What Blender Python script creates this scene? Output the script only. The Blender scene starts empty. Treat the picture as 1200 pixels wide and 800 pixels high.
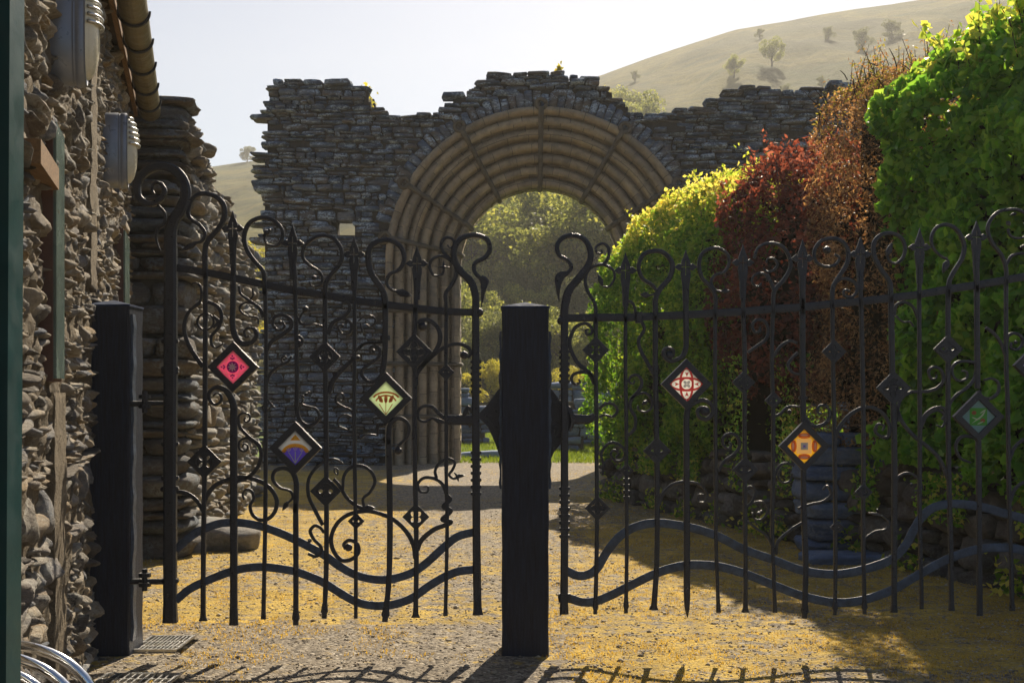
import bpy, math, random
import numpy as np
from mathutils import Vector, Matrix, noise as mnoise
random.seed(7); RNG = np.random.default_rng(11)
SC = bpy.context.scene; COL = SC.collection
F = 1440.0; HOR = 460.0; EYE = 1.5
def W(px, py, y):
    return ((px - 600.0) * y / F, y, EYE + (HOR - py) * y / F)

# ------------------------------------------------------------------ tags
def tag(o, label=None, cat=None, group=None, kind=None):
    if label: o['label'] = label
    if cat: o['category'] = cat
    if group: o['group'] = group
    if kind: o['kind'] = kind
    return o
def thing(name, loc, label, cat, group=None):
    o = bpy.data.objects.new(name, None); COL.objects.link(o)
    o.location = loc; o.empty_display_size = 0.1
    tag(o, label, cat, group); return o
def base_of(p):
    v = Vector((0, 0, 0))
    while p is not None:
        v += p.location; p = p.parent
    return v
def mk(name, verts, faces, mats, parent=None, smooth=False, rnd=None, midx=None, uv=None):
    """verts Nx3 world, faces list or array; ONE mesh object"""
    me = bpy.data.meshes.new(name)
    verts = np.asarray(verts, dtype=np.float64).reshape(-1, 3)
    if parent is not None:
        verts = verts - np.array(base_of(parent))
    if isinstance(faces, np.ndarray):
        n, k = faces.shape
        me.vertices.add(len(verts)); me.vertices.foreach_set('co', verts.astype(np.float32).ravel())
        me.loops.add(n * k); me.loops.foreach_set('vertex_index', faces.astype(np.int32).ravel())
        me.polygons.add(n); me.polygons.foreach_set('loop_start', np.arange(0, n * k, k, dtype=np.int32))
        me.update(calc_edges=True); me.validate()
    else:
        me.from_pydata(verts.tolist(), [], [tuple(int(i) for i in f) for f in faces]); me.update()
    if smooth: me.polygons.foreach_set('use_smooth', [True] * len(me.polygons))
    if not isinstance(mats, (list, tuple)): mats = [mats]
    for m in mats: me.materials.append(m)
    if midx is not None and len(midx) == len(me.polygons): me.polygons.foreach_set('material_index', np.asarray(midx, dtype=np.int32))
    if rnd is not None:
        a = me.attributes.new('rnd', 'FLOAT', 'POINT'); a.data.foreach_set('value', np.asarray(rnd, dtype=np.float32))
    if uv is not None:
        l = me.uv_layers.new(name='UVMap'); vi = np.empty(len(me.loops), dtype=np.int32)
        me.loops.foreach_get('vertex_index', vi); l.data.foreach_set('uv', np.asarray(uv, dtype=np.float32)[vi].ravel())
    o = bpy.data.objects.new(name, me); COL.objects.link(o)
    if parent is not None: o.parent = parent
    return o
class MB:
    def __init__(s): s.v = []; s.f = []; s.m = []; s.r = []
    def add(s, v, f, m=0, r=0.5):
        b = len(s.v); s.v += [tuple(p) for p in v]; s.f += [tuple(i + b for i in q) for q in f]; s.m += [m] * len(f); s.r += [r] * len(v); return s
    def box(s, a, b, m=0, ch=0.0, r=0.5):
        x0, y0, z0 = a; x1, y1, z1 = b
        v = [(x0,y0,z0),(x1,y0,z0),(x1,y1,z0),(x0,y1,z0),(x0,y0,z1),(x1,y0,z1),(x1,y1,z1),(x0,y1,z1)]
        return s.add(v, [(3,2,1,0),(4,5,6,7),(0,1,5,4),(1,2,6,5),(2,3,7,6),(3,0,4,7)], m, r)
    def obox(s, o, u, v, w, m=0, r=0.5):
        """box centred at o with half vectors u v w"""
        o, u, v, w = map(np.array, (o, u, v, w)); P = []
        for c in (-1, 1):
            for a, b in ((-1,-1),(1,-1),(1,1),(-1,1)): P.append(o + a*u + b*v + c*w)
        return s.add(P, [(3,2,1,0),(4,5,6,7),(0,1,5,4),(1,2,6,5),(2,3,7,6),(3,0,4,7)], m, r)
    def build(s, name, mats, parent=None, smooth=False):
        return mk(name, s.v, s.f, mats, parent, smooth, rnd=s.r, midx=s.m)

# ------------------------------------------------------------------ materials
def newmat(name):
    m = bpy.data.materials.new(name); m.use_nodes = True; nt = m.node_tree
    for n in list(nt.nodes): nt.nodes.remove(n)
    out = nt.nodes.new('ShaderNodeOutputMaterial')
    return m, nt, out
def N(nt, t, **k):
    n = nt.nodes.new(t)
    for a, b in k.items():
        if a in n.inputs.keys() if hasattr(n.inputs, 'keys') else False: n.inputs[a].default_value = b
        else: setattr(n, a, b)
    return n
def noise(nt, vec, scale, detail=6, rough=0.6, dist=0.0):
    n = nt.nodes.new('ShaderNodeTexNoise'); n.inputs['Scale'].default_value = scale; n.inputs['Detail'].default_value = detail
    n.inputs['Roughness'].default_value = rough; n.inputs['Distortion'].default_value = dist
    nt.links.new(vec, n.inputs['Vector']); return n.outputs['Fac']
def ramp(nt, fac, stops, interp='LINEAR'):
    r = nt.nodes.new('ShaderNodeValToRGB'); cr = r.color_ramp; cr.interpolation = interp
    while len(cr.elements) > 1: cr.elements.remove(cr.elements[0])
    cr.elements[0].position = stops[0][0]; c = stops[0][1]; cr.elements[0].color = (*c, 1) if len(c) == 3 else c
    for p, c in stops[1:]:
        e = cr.elements.new(p); e.color = (*c, 1)
    nt.links.new(fac, r.inputs[0]); return r.outputs[0]
def mix(nt, fac, a, b, mode='MIX'):
    n = nt.nodes.new('ShaderNodeMix'); n.data_type = 'RGBA'; n.blend_type = mode
    for sock, val in ((n.inputs[0], fac), (n.inputs[6], a), (n.inputs[7], b)):
        if isinstance(val, bpy.types.NodeSocket): nt.links.new(val, sock)
        elif isinstance(val, (int, float)): sock.default_value = val
        else: sock.default_value = (*val, 1)
    return n.outputs[2]
def gray(v): return (v, v, v)
def math_(nt, op, a, b=0.0):
    n = nt.nodes.new('ShaderNodeMath'); n.operation = op
    for s, v in ((n.inputs[0], a), (n.inputs[1], b)):
        if isinstance(v, bpy.types.NodeSocket): nt.links.new(v, s)
        else: s.default_value = v
    return n.outputs[0]
def bump(nt, h, strength=0.5, dist=0.02, prev=None):
    b = nt.nodes.new('ShaderNodeBump'); b.inputs['Strength'].default_value = strength; b.inputs['Distance'].default_value = dist
    nt.links.new(h, b.inputs['Height'])
    if prev is not None: nt.links.new(prev, b.inputs['Normal'])
    return b.outputs[0]
def bsdf(nt, out, col, rough=0.8, metal=0.0, nrm=None, spec=0.5, coat=0.0):
    p = nt.nodes.new('ShaderNodeBsdfPrincipled')
    for k, v in (('Base Color', col), ('Roughness', rough), ('Metallic', metal), ('Specular IOR Level', spec), ('Coat Weight', coat)):
        if isinstance(v, bpy.types.NodeSocket): nt.links.new(v, p.inputs[k])
        elif isinstance(v, (int, float)): p.inputs[k].default_value = v
        else: p.inputs[k].default_value = (*v, 1)
    if nrm is not None: nt.links.new(nrm, p.inputs['Normal'])
    nt.links.new(p.outputs[0], out.inputs[0]); return p
def coords(nt, kind='Object', scale=None):
    c = nt.nodes.new('ShaderNodeTexCoord').outputs[kind]
    if scale:
        m = nt.nodes.new('ShaderNodeMapping'); m.inputs['Scale'].default_value = scale; nt.links.new(c, m.inputs[0]); c = m.outputs[0]
    return c
def attr(nt, name='rnd'):
    a = nt.nodes.new('ShaderNodeAttribute'); a.attribute_name = name; return a.outputs['Fac']

def mat_stone(name, stops, lichen=0.0, fine=14.0, lic_col=(0.5, 0.52, 0.5), strat=(1, 1, 4), bstr=0.8, bdist=0.03, moss=0.0):
    m, nt, out = newmat(name); c = coords(nt); cs = coords(nt, 'Object', strat)
    r = attr(nt); n1 = noise(nt, cs, 3.0, 8, 0.65); n2 = noise(nt, cs, fine, 8, 0.7)
    f = math_(nt, 'ADD', math_(nt, 'MULTIPLY', r, 0.65), math_(nt, 'MULTIPLY', n1, 0.35))
    col = ramp(nt, f, stops)
    col = mix(nt, 0.75, col, ramp(nt, n2, [(0.25, gray(0.35)), (0.5, gray(0.85)), (0.72, gray(1.35))]), 'MULTIPLY')
    if moss:
        nm = noise(nt, c, 1.7, 7, 0.7)
        col = mix(nt, ramp(nt, nm, [(0.52, gray(0)), (0.62, gray(moss))]), col, (0.11, 0.085, 0.02))
    if lichen:
        nl = noise(nt, cs, 2.3, 10, 0.78, 0.4); nl2 = noise(nt, c, 26.0, 4, 0.6)
        k = math_(nt, 'MULTIPLY', ramp(nt, nl, [(0.49, gray(0)), (0.57, gray(1))]), ramp(nt, nl2, [(0.40, gray(0)), (0.52, gray(lichen))]))
        col = mix(nt, k, col, lic_col)
    h = math_(nt, 'ADD', n2, math_(nt, 'MULTIPLY', noise(nt, cs, fine * 3.3, 6, 0.7), 0.5))
    bsdf(nt, out, col, 0.88, nrm=bump(nt, h, bstr, bdist), spec=0.3); return m
def mat_leaf(name, stops, trans=0.45, tint=(1.0, 1.0, 0.6), rough=0.55):
    m, nt, out = newmat(name)
    c = coords(nt); r = attr(nt)
    f = math_(nt, 'ADD', math_(nt, 'MULTIPLY', r, 0.75), math_(nt, 'MULTIPLY', noise(nt, c, 1.1, 3, 0.5), 0.25))
    col = ramp(nt, f, stops)
    p = nt.nodes.new('ShaderNodeBsdfPrincipled'); nt.links.new(col, p.inputs['Base Color']); p.inputs['Roughness'].default_value = rough
    p.inputs['Specular IOR Level'].default_value = 0.22
    t = nt.nodes.new('ShaderNodeBsdfTranslucent')
    nt.links.new(mix(nt, 1.0, mix(nt, 1.0, col, tint, 'MULTIPLY'), gray(2.2), 'MULTIPLY'), t.inputs[0])
    mx = nt.nodes.new('ShaderNodeMixShader'); mx.inputs[0].default_value = trans
    nt.links.new(p.outputs[0], mx.inputs[1]); nt.links.new(t.outputs[0], mx.inputs[2]); nt.links.new(mx.outputs[0], out.inputs[0]); return m
def mat_simple(name, col, rough=0.6, metal=0.0, bs=0.0, bscale=40.0, var=0.25, spec=0.5, stretch=None):
    m, nt, out = newmat(name); c = coords(nt, 'Object', stretch)
    n = noise(nt, c, bscale * 0.3, 6, 0.65)
    k = mix(nt, 1.0, col, ramp(nt, n, [(0.3, gray(1 - var)), (0.7, gray(1 + var))]), 'MULTIPLY')
    nr = bump(nt, noise(nt, c, bscale, 6, 0.65), bs, 0.01) if bs else None
    rr = ramp(nt, noise(nt, c, bscale * 0.5, 4, 0.6), [(0.3, gray(max(0.02, rough - 0.12))), (0.7, gray(min(1, rough + 0.12)))])
    bsdf(nt, out, k, rr, metal, nr, spec); return m
M = {}
M['iron'] = mat_simple('black_painted_iron', (0.006, 0.009, 0.019), 0.36, 0.0, 0.6, 90, 0.4, 0.6)
M['iron_worn'] = mat_simple('worn_grey_iron', (0.035, 0.055, 0.095), 0.42, 0.0, 0.7, 70, 0.6, 0.5)
M['post'] = mat_simple('dark_stained_timber', (0.010, 0.0155, 0.036), 0.5, 0, 1.0, 45, 0.7, 0.4, (6, 6, 0.35))
M['post_cap'] = mat_simple('skylit_post_cap', (0.018, 0.032, 0.075), 0.85, 0, 0.8, 30, 0.5, 0.1)  # lighter and bluer than the shaft: sky light on the cap painted in
M['chrome'] = mat_simple('polished_steel', (0.75, 0.76, 0.78), 0.14, 1.0, 0, 20, 0.05)
M['galv'] = mat_simple('galvanised_steel', (0.5, 0.5, 0.5), 0.35, 1.0, 0.2, 60, 0.25)
M['lamp_grey'] = mat_simple('grey_lamp_casing', (0.2, 0.22, 0.27), 0.35, 0.3, 0.1, 30, 0.15)
M['lens'] = mat_simple('frosted_lens', (0.62, 0.58, 0.46), 0.3, 0, 0, 30, 0.08)
M['gutter'] = mat_simple('weathered_gutter', (0.2, 0.17, 0.09), 0.4, 0.35, 0.2, 30, 0.3)
M['bracket'] = mat_simple('dark_bracket', (0.03, 0.028, 0.025), 0.5, 0.2, 0.2, 40, 0.3)
M['timber'] = mat_simple('brown_timber', (0.20, 0.12, 0.06), 0.7, 0, 0.5, 40, 0.35, 0.3, (8, 0.6, 8))
M['soffit'] = mat_simple('dark_soffit_boards', (0.07, 0.045, 0.03), 0.8, 0, 0.5, 30, 0.35, 0.3)
M['frame_brown'] = mat_simple('red_brown_frame', (0.08, 0.035, 0.022), 0.5, 0, 0.4, 50, 0.3)
M['board_green'] = mat_simple('faded_green_panel', (0.09, 0.13, 0.115), 0.22, 0, 0.1, 12, 0.3)
M['teal'] = mat_simple('dark_teal_paint', (0.008, 0.05, 0.055), 0.4, 0, 0.1, 20, 0.2)
M['slate_roof'] = mat_simple('roof_slates', (0.08, 0.08, 0.09), 0.6, 0, 0.7, 14, 0.4)
M['bark'] = mat_simple('bark', (0.055, 0.04, 0.028), 0.9, 0, 0.9, 30, 0.4)
M['bark_far'] = mat_simple('pale_bark', (0.10, 0.085, 0.06), 0.9, 0, 0.5, 10, 0.3)
M['mortar'] = mat_stone('lime_mortar', [(0.2, (0.2, 0.16, 0.11)), (0.5, (0.36, 0.3, 0.22)), (0.8, (0.52, 0.46, 0.36))], 0, 16, strat=(1, 1, 1), bstr=1.0, bdist=0.05)
M['mortar_dark'] = mat_stone('dark_bedding', [(0.2, (0.035, 0.03, 0.026)), (0.8, (0.09, 0.08, 0.07))], 0, 9, strat=(1, 1, 1))
M['rubble'] = mat_stone('building_rubble', [(0.12, (0.07, 0.07, 0.075)), (0.3, (0.21, 0.18, 0.15)), (0.5, (0.44, 0.37, 0.28)), (0.62, (0.18, 0.2, 0.24)), (0.8, (0.40, 0.29, 0.17)), (0.92, (0.64, 0.57, 0.46))], 0.5, 22, (0.6, 0.57, 0.5), (1, 1, 1.5), 1.0, 0.04)
M['ruin_near'] = mat_stone('ruin_side_stone', [(0.1, (0.12, 0.10, 0.085)), (0.4, (0.28, 0.235, 0.18)), (0.6, (0.22, 0.235, 0.26)), (0.85, (0.42, 0.34, 0.23))], 0.5, 16, (0.42, 0.44, 0.42), (1, 1, 2), 0.9, 0.03)
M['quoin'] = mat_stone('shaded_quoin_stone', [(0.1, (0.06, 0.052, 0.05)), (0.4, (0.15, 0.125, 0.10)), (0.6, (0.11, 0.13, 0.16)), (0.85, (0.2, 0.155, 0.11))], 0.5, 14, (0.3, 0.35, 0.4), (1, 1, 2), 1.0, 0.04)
M['ruin'] = mat_stone('slate_rubble', [(0.1, (0.035, 0.052, 0.085)), (0.35, (0.075, 0.11, 0.175)), (0.52, (0.17, 0.145, 0.13)), (0.68, (0.095, 0.145, 0.235)), (0.9, (0.24, 0.235, 0.24))], 1.0, 9, (0.42, 0.52, 0.64), (1, 1, 3), 0.9, 0.06, 0.25)
M['retain'] = mat_stone('field_stone', [(0.1, (0.06, 0.055, 0.05)), (0.5, (0.14, 0.13, 0.125)), (0.9, (0.22, 0.2, 0.18))], 0.3, 12, (0.35, 0.36, 0.36), (1, 1, 1.5), 0.9, 0.04, 0.3)
M['bluestone'] = mat_stone('blue_slate_block', [(0.1, (0.08, 0.12, 0.21)), (0.5, (0.14, 0.20, 0.33)), (0.9, (0.24, 0.31, 0.44))], 0.3, 8, (0.38, 0.41, 0.44), (1, 1, 3), 0.9, 0.03)
def _mould():
    m, nt, out = newmat('dressed_sandstone'); u = coords(nt, 'UV'); c = coords(nt)
    b = nt.nodes.new('ShaderNodeTexBrick'); nt.links.new(u, b.inputs['Vector']); b.inputs['Scale'].default_value = 1
    b.inputs['Color1'].default_value = (0.36, 0.29, 0.2, 1); b.inputs['Color2'].default_value = (0.23, 0.19, 0.145, 1); b.inputs['Mortar'].default_value = (0.10, 0.085, 0.065, 1)
    b.inputs['Mortar Size'].default_value = 0.006; b.inputs['Brick Width'].default_value = 0.44; b.inputs['Row Height'].default_value = 0.5; b.inputs['Bias'].default_value = 0.0
    col = mix(nt, 0.8, b.outputs[0], ramp(nt, noise(nt, c, 5, 9, 0.7), [(0.3, gray(0.45)), (0.5, gray(0.9)), (0.7, gray(1.25))]), 'MULTIPLY')
    col = mix(nt, ramp(nt, noise(nt, c, 1.3, 8, 0.7), [(0.5, gray(0)), (0.66, gray(0.7))]), col, (0.13, 0.125, 0.12))
    h = math_(nt, 'ADD', math_(nt, 'MULTIPLY', b.outputs['Fac'], -1.2), noise(nt, c, 14, 8, 0.7))
    bsdf(nt, out, col, 0.85, nrm=bump(nt, h, 0.7, 0.03), spec=0.3); return m
M['mould'] = _mould()
def _ground():
    m, nt, out = newmat('gravel_and_turf'); c = coords(nt)
    fine = noise(nt, c, 55, 6, 0.75); mid = noise(nt, c, 9, 8, 0.7); big = noise(nt, c, 0.45, 6, 0.62)
    vor = nt.nodes.new('ShaderNodeTexVoronoi'); vor.inputs['Scale'].default_value = 48; nt.links.new(c, vor.inputs['Vector'])
    grav = ramp(nt, vor.outputs['Color'], [(0.1, (0.10, 0.085, 0.07)), (0.45, (0.235, 0.195, 0.15)), (0.8, (0.37, 0.32, 0.25)), (1.0, (0.54, 0.49, 0.42))])
    grav = mix(nt, 0.8, grav, ramp(nt, mid, [(0.3, gray(0.6)), (0.7, gray(1.3))]), 'MULTIPLY')
    moss = ramp(nt, fine, [(0.28, (0.19, 0.13, 0.04)), (0.5, (0.50, 0.34, 0.065)), (0.72, (0.72, 0.51, 0.11))])
    moss = mix(nt, 0.85, moss, ramp(nt, noise(nt, c, 2.2, 9, 0.72), [(0.32, (0.42, 0.40, 0.42)), (0.5, gray(0.9)), (0.68, gray(1.3))]), 'MULTIPLY')
    a = attr(nt, 'moss')
    mk_ = math_(nt, 'ADD', math_(nt, 'MULTIPLY', a, 0.85), math_(nt, 'MULTIPLY', math_(nt, 'SUBTRACT', mid, 0.5), 2.4))
    mk_ = math_(nt, 'ADD', mk_, math_(nt, 'MULTIPLY', math_(nt, 'SUBTRACT', big, 0.5), 1.4))
    col = mix(nt, ramp(nt, mk_, [(0.40, gray(0)), (0.66, gray(0.95))]), grav, moss)
    lawn = ramp(nt, noise(nt, c, 3, 8, 0.7), [(0.3, (0.06, 0.11, 0.015)), (0.7, (0.15, 0.2, 0.03))])
    lk = math_(nt, 'ADD', attr(nt, 'lawn'), math_(nt, 'MULTIPLY', math_(nt, 'SUBTRACT', noise(nt, c, 1.3, 8, 0.75), 0.5), 1.6))
    col = mix(nt, ramp(nt, lk, [(0.45, gray(0)), (0.58, gray(1))]), col, lawn)
    h = math_(nt, 'ADD', math_(nt, 'MULTIPLY', vor.outputs['Distance'], -1.2), math_(nt, 'ADD', fine, math_(nt, 'MULTIPLY', mid, 1.5)))
    bsdf(nt, out, col, 0.9, nrm=bump(nt, h, 0.7, 0.018), spec=0.2); return m
M['ground'] = _ground()
def _hill():
    m, nt, out = newmat('hill_pasture'); c = coords(nt)
    n1 = noise(nt, c, 0.018, 9, 0.62, 0.6); n2 = noise(nt, c, 0.35, 8, 0.75)
    col = ramp(nt, n1, [(0.3, (0.016, 0.024, 0.008)), (0.42, (0.045, 0.055, 0.013)), (0.52, (0.13, 0.115, 0.02)), (0.6, (0.05, 0.065, 0.014)), (0.75, (0.1, 0.1, 0.02))])
    col = mix(nt, 0.9, col, ramp(nt, n2, [(0.3, gray(0.45)), (0.7, gray(1.5))]), 'MULTIPLY')
    bsdf(nt, out, col, 0.95, nrm=bump(nt, n2, 0.8, 1.2), spec=0.1); return m
M['hill'] = _hill()
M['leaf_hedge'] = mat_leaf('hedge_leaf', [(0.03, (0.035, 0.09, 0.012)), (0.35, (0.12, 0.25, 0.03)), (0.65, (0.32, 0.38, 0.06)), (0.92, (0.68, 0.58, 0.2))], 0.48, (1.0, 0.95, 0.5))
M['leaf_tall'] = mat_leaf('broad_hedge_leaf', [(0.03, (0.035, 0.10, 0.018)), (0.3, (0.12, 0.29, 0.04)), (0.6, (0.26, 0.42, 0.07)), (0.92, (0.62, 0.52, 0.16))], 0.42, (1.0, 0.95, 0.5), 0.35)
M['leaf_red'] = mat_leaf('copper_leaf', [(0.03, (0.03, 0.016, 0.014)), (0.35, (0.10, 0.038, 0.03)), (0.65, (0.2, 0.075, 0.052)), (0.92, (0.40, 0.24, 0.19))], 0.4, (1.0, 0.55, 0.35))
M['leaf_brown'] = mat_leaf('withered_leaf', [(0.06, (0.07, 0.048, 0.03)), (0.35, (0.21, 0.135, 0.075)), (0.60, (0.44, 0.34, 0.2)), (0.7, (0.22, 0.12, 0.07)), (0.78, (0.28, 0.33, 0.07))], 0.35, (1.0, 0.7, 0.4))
M['leaf_tree'] = mat_leaf('spring_leaf', [(0.1, (0.09, 0.115, 0.045)), (0.6, (0.19, 0.21, 0.08)), (0.95, (0.34, 0.33, 0.1))], 0.5, (1.0, 0.95, 0.5))
M['leaf_gold'] = mat_leaf('golden_leaf', [(0.1, (0.16, 0.17, 0.04)), (0.6, (0.28, 0.27, 0.06)), (0.95, (0.42, 0.37, 0.08))], 0.55, (1.0, 0.9, 0.4))
M['leaf_dull'] = mat_leaf('grey_green_leaf', [(0.1, (0.07, 0.085, 0.04)), (0.9, (0.15, 0.16, 0.07))], 0.4, (1.0, 0.95, 0.6))
M['grass'] = mat_leaf('dry_grass_blade', [(0.1, (0.2, 0.145, 0.04)), (0.5, (0.36, 0.26, 0.06)), (0.95, (0.5, 0.38, 0.1))], 0.45, (1.0, 0.85, 0.4), 0.6)
M['grass_green'] = mat_leaf('green_grass_blade', [(0.1, (0.06, 0.10, 0.015)), (0.9, (0.16, 0.2, 0.03))], 0.45, (1.0, 0.95, 0.4), 0.6)
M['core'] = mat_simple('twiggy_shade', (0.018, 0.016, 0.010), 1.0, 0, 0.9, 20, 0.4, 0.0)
M['pebble'] = mat_stone('pebbles', [(0.1, (0.24, 0.19, 0.14)), (0.5, (0.42, 0.35, 0.26)), (0.95, (0.62, 0.56, 0.46))], 0, 30, strat=(1, 1, 1), bstr=0.3, bdist=0.005)
EN = {}
def enamel(key, col):
    if key not in EN:
        m, nt, out = newmat('enamel_' + key)
        p = nt.nodes.new('ShaderNodeBsdfPrincipled'); p.inputs['Base Color'].default_value = (*col, 1); p.inputs['Roughness'].default_value = 0.15; p.inputs['Coat Weight'].default_value = 0.5
        t = nt.nodes.new('ShaderNodeBsdfTranslucent'); t.inputs[0].default_value = (*col, 1)
        mx = nt.nodes.new('ShaderNodeMixShader'); mx.inputs[0].default_value = 0.6
        nt.links.new(p.outputs[0], mx.inputs[1]); nt.links.new(t.outputs[0], mx.inputs[2]); nt.links.new(mx.outputs[0], out.inputs[0]); EN[key] = m
    return EN[key]
for k, c in dict(pink=(0.85, 0.26, 0.42), purple=(0.18, 0.04, 0.3), white=(0.85, 0.85, 0.82), cream=(0.8, 0.75, 0.55), green=(0.35, 0.6, 0.3), mint=(0.72, 0.82, 0.6),
                 blue=(0.22, 0.14, 0.9), lilac=(0.6, 0.5, 0.9), orange=(0.9, 0.42, 0.04), yellow=(0.9, 0.65, 0.08), red=(0.7, 0.06, 0.06), rust=(0.55, 0.16, 0.06),
                 sky=(0.35, 0.5, 0.85), grey=(0.45, 0.47, 0.5), leaf=(0.12, 0.5, 0.06), teal=(0.3, 0.5, 0.5)).items(): enamel(k, c)
# ================================================================== wrought iron gates
GY = 7.0
PXM = GY / F
def spline(pts, step=1.6, closed=False):
    P = [np.array(p, float) for p in pts]
    if len(P) == 2:
        n = max(1, int(np.linalg.norm(P[1] - P[0]) / 12)); return [P[0] + (P[1] - P[0]) * i / n for i in range(n + 1)], [i / n for i in range(n + 1)]
    out = []; par = []; n = len(P)
    for i in range(n - 1):
        p0 = P[i - 1] if i else 2 * P[0] - P[1]; p1 = P[i]; p2 = P[i + 1]; p3 = P[i + 2] if i + 2 < n else 2 * P[-1] - P[-2]
        L = np.linalg.norm(p2 - p1); k = max(1, int(L / step)) if L < 30 else max(2, int(L / 8))
        for j in range(k):
            t = j / k
            out.append(0.5 * ((2 * p1) + (-p0 + p2) * t + (2 * p0 - 5 * p1 + 4 * p2 - p3) * t * t + (-p0 + 3 * p1 - 3 * p2 + p3) * t ** 3)); par.append((i + t) / (n - 1))
    out.append(P[-1]); par.append(1.0); return out, par
def strip(mb, pts, w, thick=0.022, dy=0.0, round_=False, wob=0.05, step=1.6, m=0):
    """forged bar along pixel path pts; w = widths in px (list, spread along path); chamfered section"""
    C, par = spline(pts, step)
    if not isinstance(w, (list, tuple)): w = [w, w]
    if len(w) == len(pts): wx = np.linspace(0, 1, len(w))
    else: wx = np.linspace(0, 1, len(w))
    # parameter by arclength
    n = len(C); ring = 8; V = []; Fc = []
    for i in range(n):
        a = C[max(0, i - 1)]; b = C[min(n - 1, i + 1)]; t = b - a; L = np.hypot(*t) or 1; t = t / L; nx, ny = -t[1], t[0]
        hw = np.interp(par[i], wx, w) / 2 * (1 + wob * mnoise.noise(Vector((C[i][0] * 0.15, C[i][1] * 0.15, 3.3))))
        ht = thick / 2 * (1 if hw * 2 * PXM > thick * 0.8 else max(0.35, hw * 2 * PXM / (thick * 0.8)))
        for k in range(ring):
            ang = math.pi / 8 + k * math.pi / 4
            if round_: u, v = math.cos(ang), math.sin(ang)
            else:
                u, v = math.cos(ang), math.sin(ang); s = 1 / max(abs(u), abs(v)); u, v = u * s, v * s
                u = max(-1, min(1, u * 1.0)); 
                if abs(u) > 0.99: v *= 1.45
                else: u *= 1.45
                v = max(-1, min(1, v)); u = max(-1, min(1, u))
            x = C[i][0] + nx * hw * u; z = C[i][1] + ny * hw * u
            p = W(x, z, GY); V.append((p[0], GY + dy + ht * v, p[2]))
    for i in range(n - 1):
        for k in range(ring):
            a = i * ring + k; b = i * ring + (k + 1) % ring; Fc.append((a, b, b + ring, a + ring))
    Fc.append(tuple(range(ring - 1, -1, -1))); Fc.append(tuple(range((n - 1) * ring, n * ring)))
    mb.add(V, Fc, m); return mb
def Z(ox, oy, k, pts): return [(ox + x / k, oy + y / k) for x, y in pts]
def ball(mb, px, py, r, ry=None, dy=0.0, m=0, flat=1.0):
    """r px"""
    V = []; Fc = []; c = W(px, py, GY); R = r * PXM; Rz = (ry or r) * PXM; nu, nv = 12, 7
    for j in range(nv):
        ph = math.pi * j / (nv - 1)
        for i in range(nu):
            th = 2 * math.pi * i / nu; V.append((c[0] + R * math.cos(th) * math.sin(ph), c[1] + dy - R * flat * math.cos(ph), c[2] + Rz * math.sin(th) * math.sin(ph)))
    for j in range(nv - 1):
        for i in range(nu): Fc.append((j * nu + i, j * nu + (i + 1) % nu, (j + 1) * nu + (i + 1) % nu, (j + 1) * nu + i))
    return mb.add(V, Fc, m)
def coil(mb, px, py, r, dirx=1, turns=2.2, w=4.0, start=90):
    pts = []
    for i in range(int(turns * 12) + 1):
        a = math.radians(start) + dirx * i * math.pi / 6; rr = r * (1 - 0.85 * i / (turns * 12)); pts.append((px + rr * math.cos(a), py - rr * math.sin(a)))
    return strip(mb, pts, [w, w * 0.6], 0.02)
def plate(outline, holes, thick=0.012, y=GY, bev=0.0015):
    """pierced plate from pixel outlines -> (verts, faces)"""
    cu = bpy.data.curves.new('tmp', 'CURVE'); cu.dimensions = '2D'; cu.fill_mode = 'BOTH'; cu.extrude = thick / 2; cu.bevel_depth = bev; cu.bevel_resolution = 1
    for poly in [outline] + holes:
        s = cu.splines.new('POLY'); s.points.add(len(poly) - 1)
        for i, (a, b) in enumerate(poly):
            p = W(a, b, GY); s.points[i].co = (p[0], p[2], 0, 1)
        s.use_cyclic_u = True
    o = bpy.data.objects.new('tmp', cu); COL.objects.link(o)
    me = o.to_mesh(); V = [(v.co.x, y - v.co.z, v.co.y) for v in me.vertices]; Fc = [tuple(p.vertices) for p in me.polygons]
    o.to_mesh_clear(); bpy.data.objects.remove(o); bpy.data.curves.remove(cu); return V, Fc
def ell(cx, cy, a, b, ang=0, n=14):
    ca, sa = math.cos(math.radians(ang)), math.sin(math.radians(ang))
    return [(cx + a * math.cos(t) * ca - b * math.sin(t) * sa, cy + a * math.cos(t) * sa + b * math.sin(t) * ca) for t in [2 * math.pi * i / n for i in range(n)]]
FIN = [(0,-20),(-2.2,-13),(-4.6,-7),(-5.2,-4),(-4,-2.6),(-8,-4),(-13,0),(-8,3.6),(-4,2.6),(-5.4,6),(-5,12),(-3.6,22),(-2.9,42),(2.9,42),(3.6,22),(5,12),(5.4,6),(4,2.6),(8,3.6),(13,0),(8,-4),(4,-2.6),(5.2,-4),(4.6,-7),(2.2,-13)]
FINH = [(-0.9,-8),(-0.9,-1),(-5.5,-1),(-5.5,0.9),(-0.9,0.9),(-0.9,10),(0.9,10),(0.9,0.9),(5.5,0.9),(5.5,-1),(0.9,-1),(0.9,-8)]
def finial(gate_bar, x, ytip, ycross):
    k = (ycross - ytip) / 20.0
    V, Fc = plate([(x + a, ycross + b * (k if b < 0 else 1)) for a, b in FIN], [[(x + a, ycross + b) for a, b in FINH]], 0.014, GY, 0.002)
    mb = MB(); mb.add(V, Fc)
    strip(mb, [(x - 4.6, ycross + 10), (x - 1.5, ycross + 30)], [2.4, 2], 0.02); strip(mb, [(x + 4.6, ycross + 10), (x + 1.5, ycross + 30)], [2.4, 2], 0.02)
    return mb.build('finial', M['iron'], gate_bar)
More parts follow.
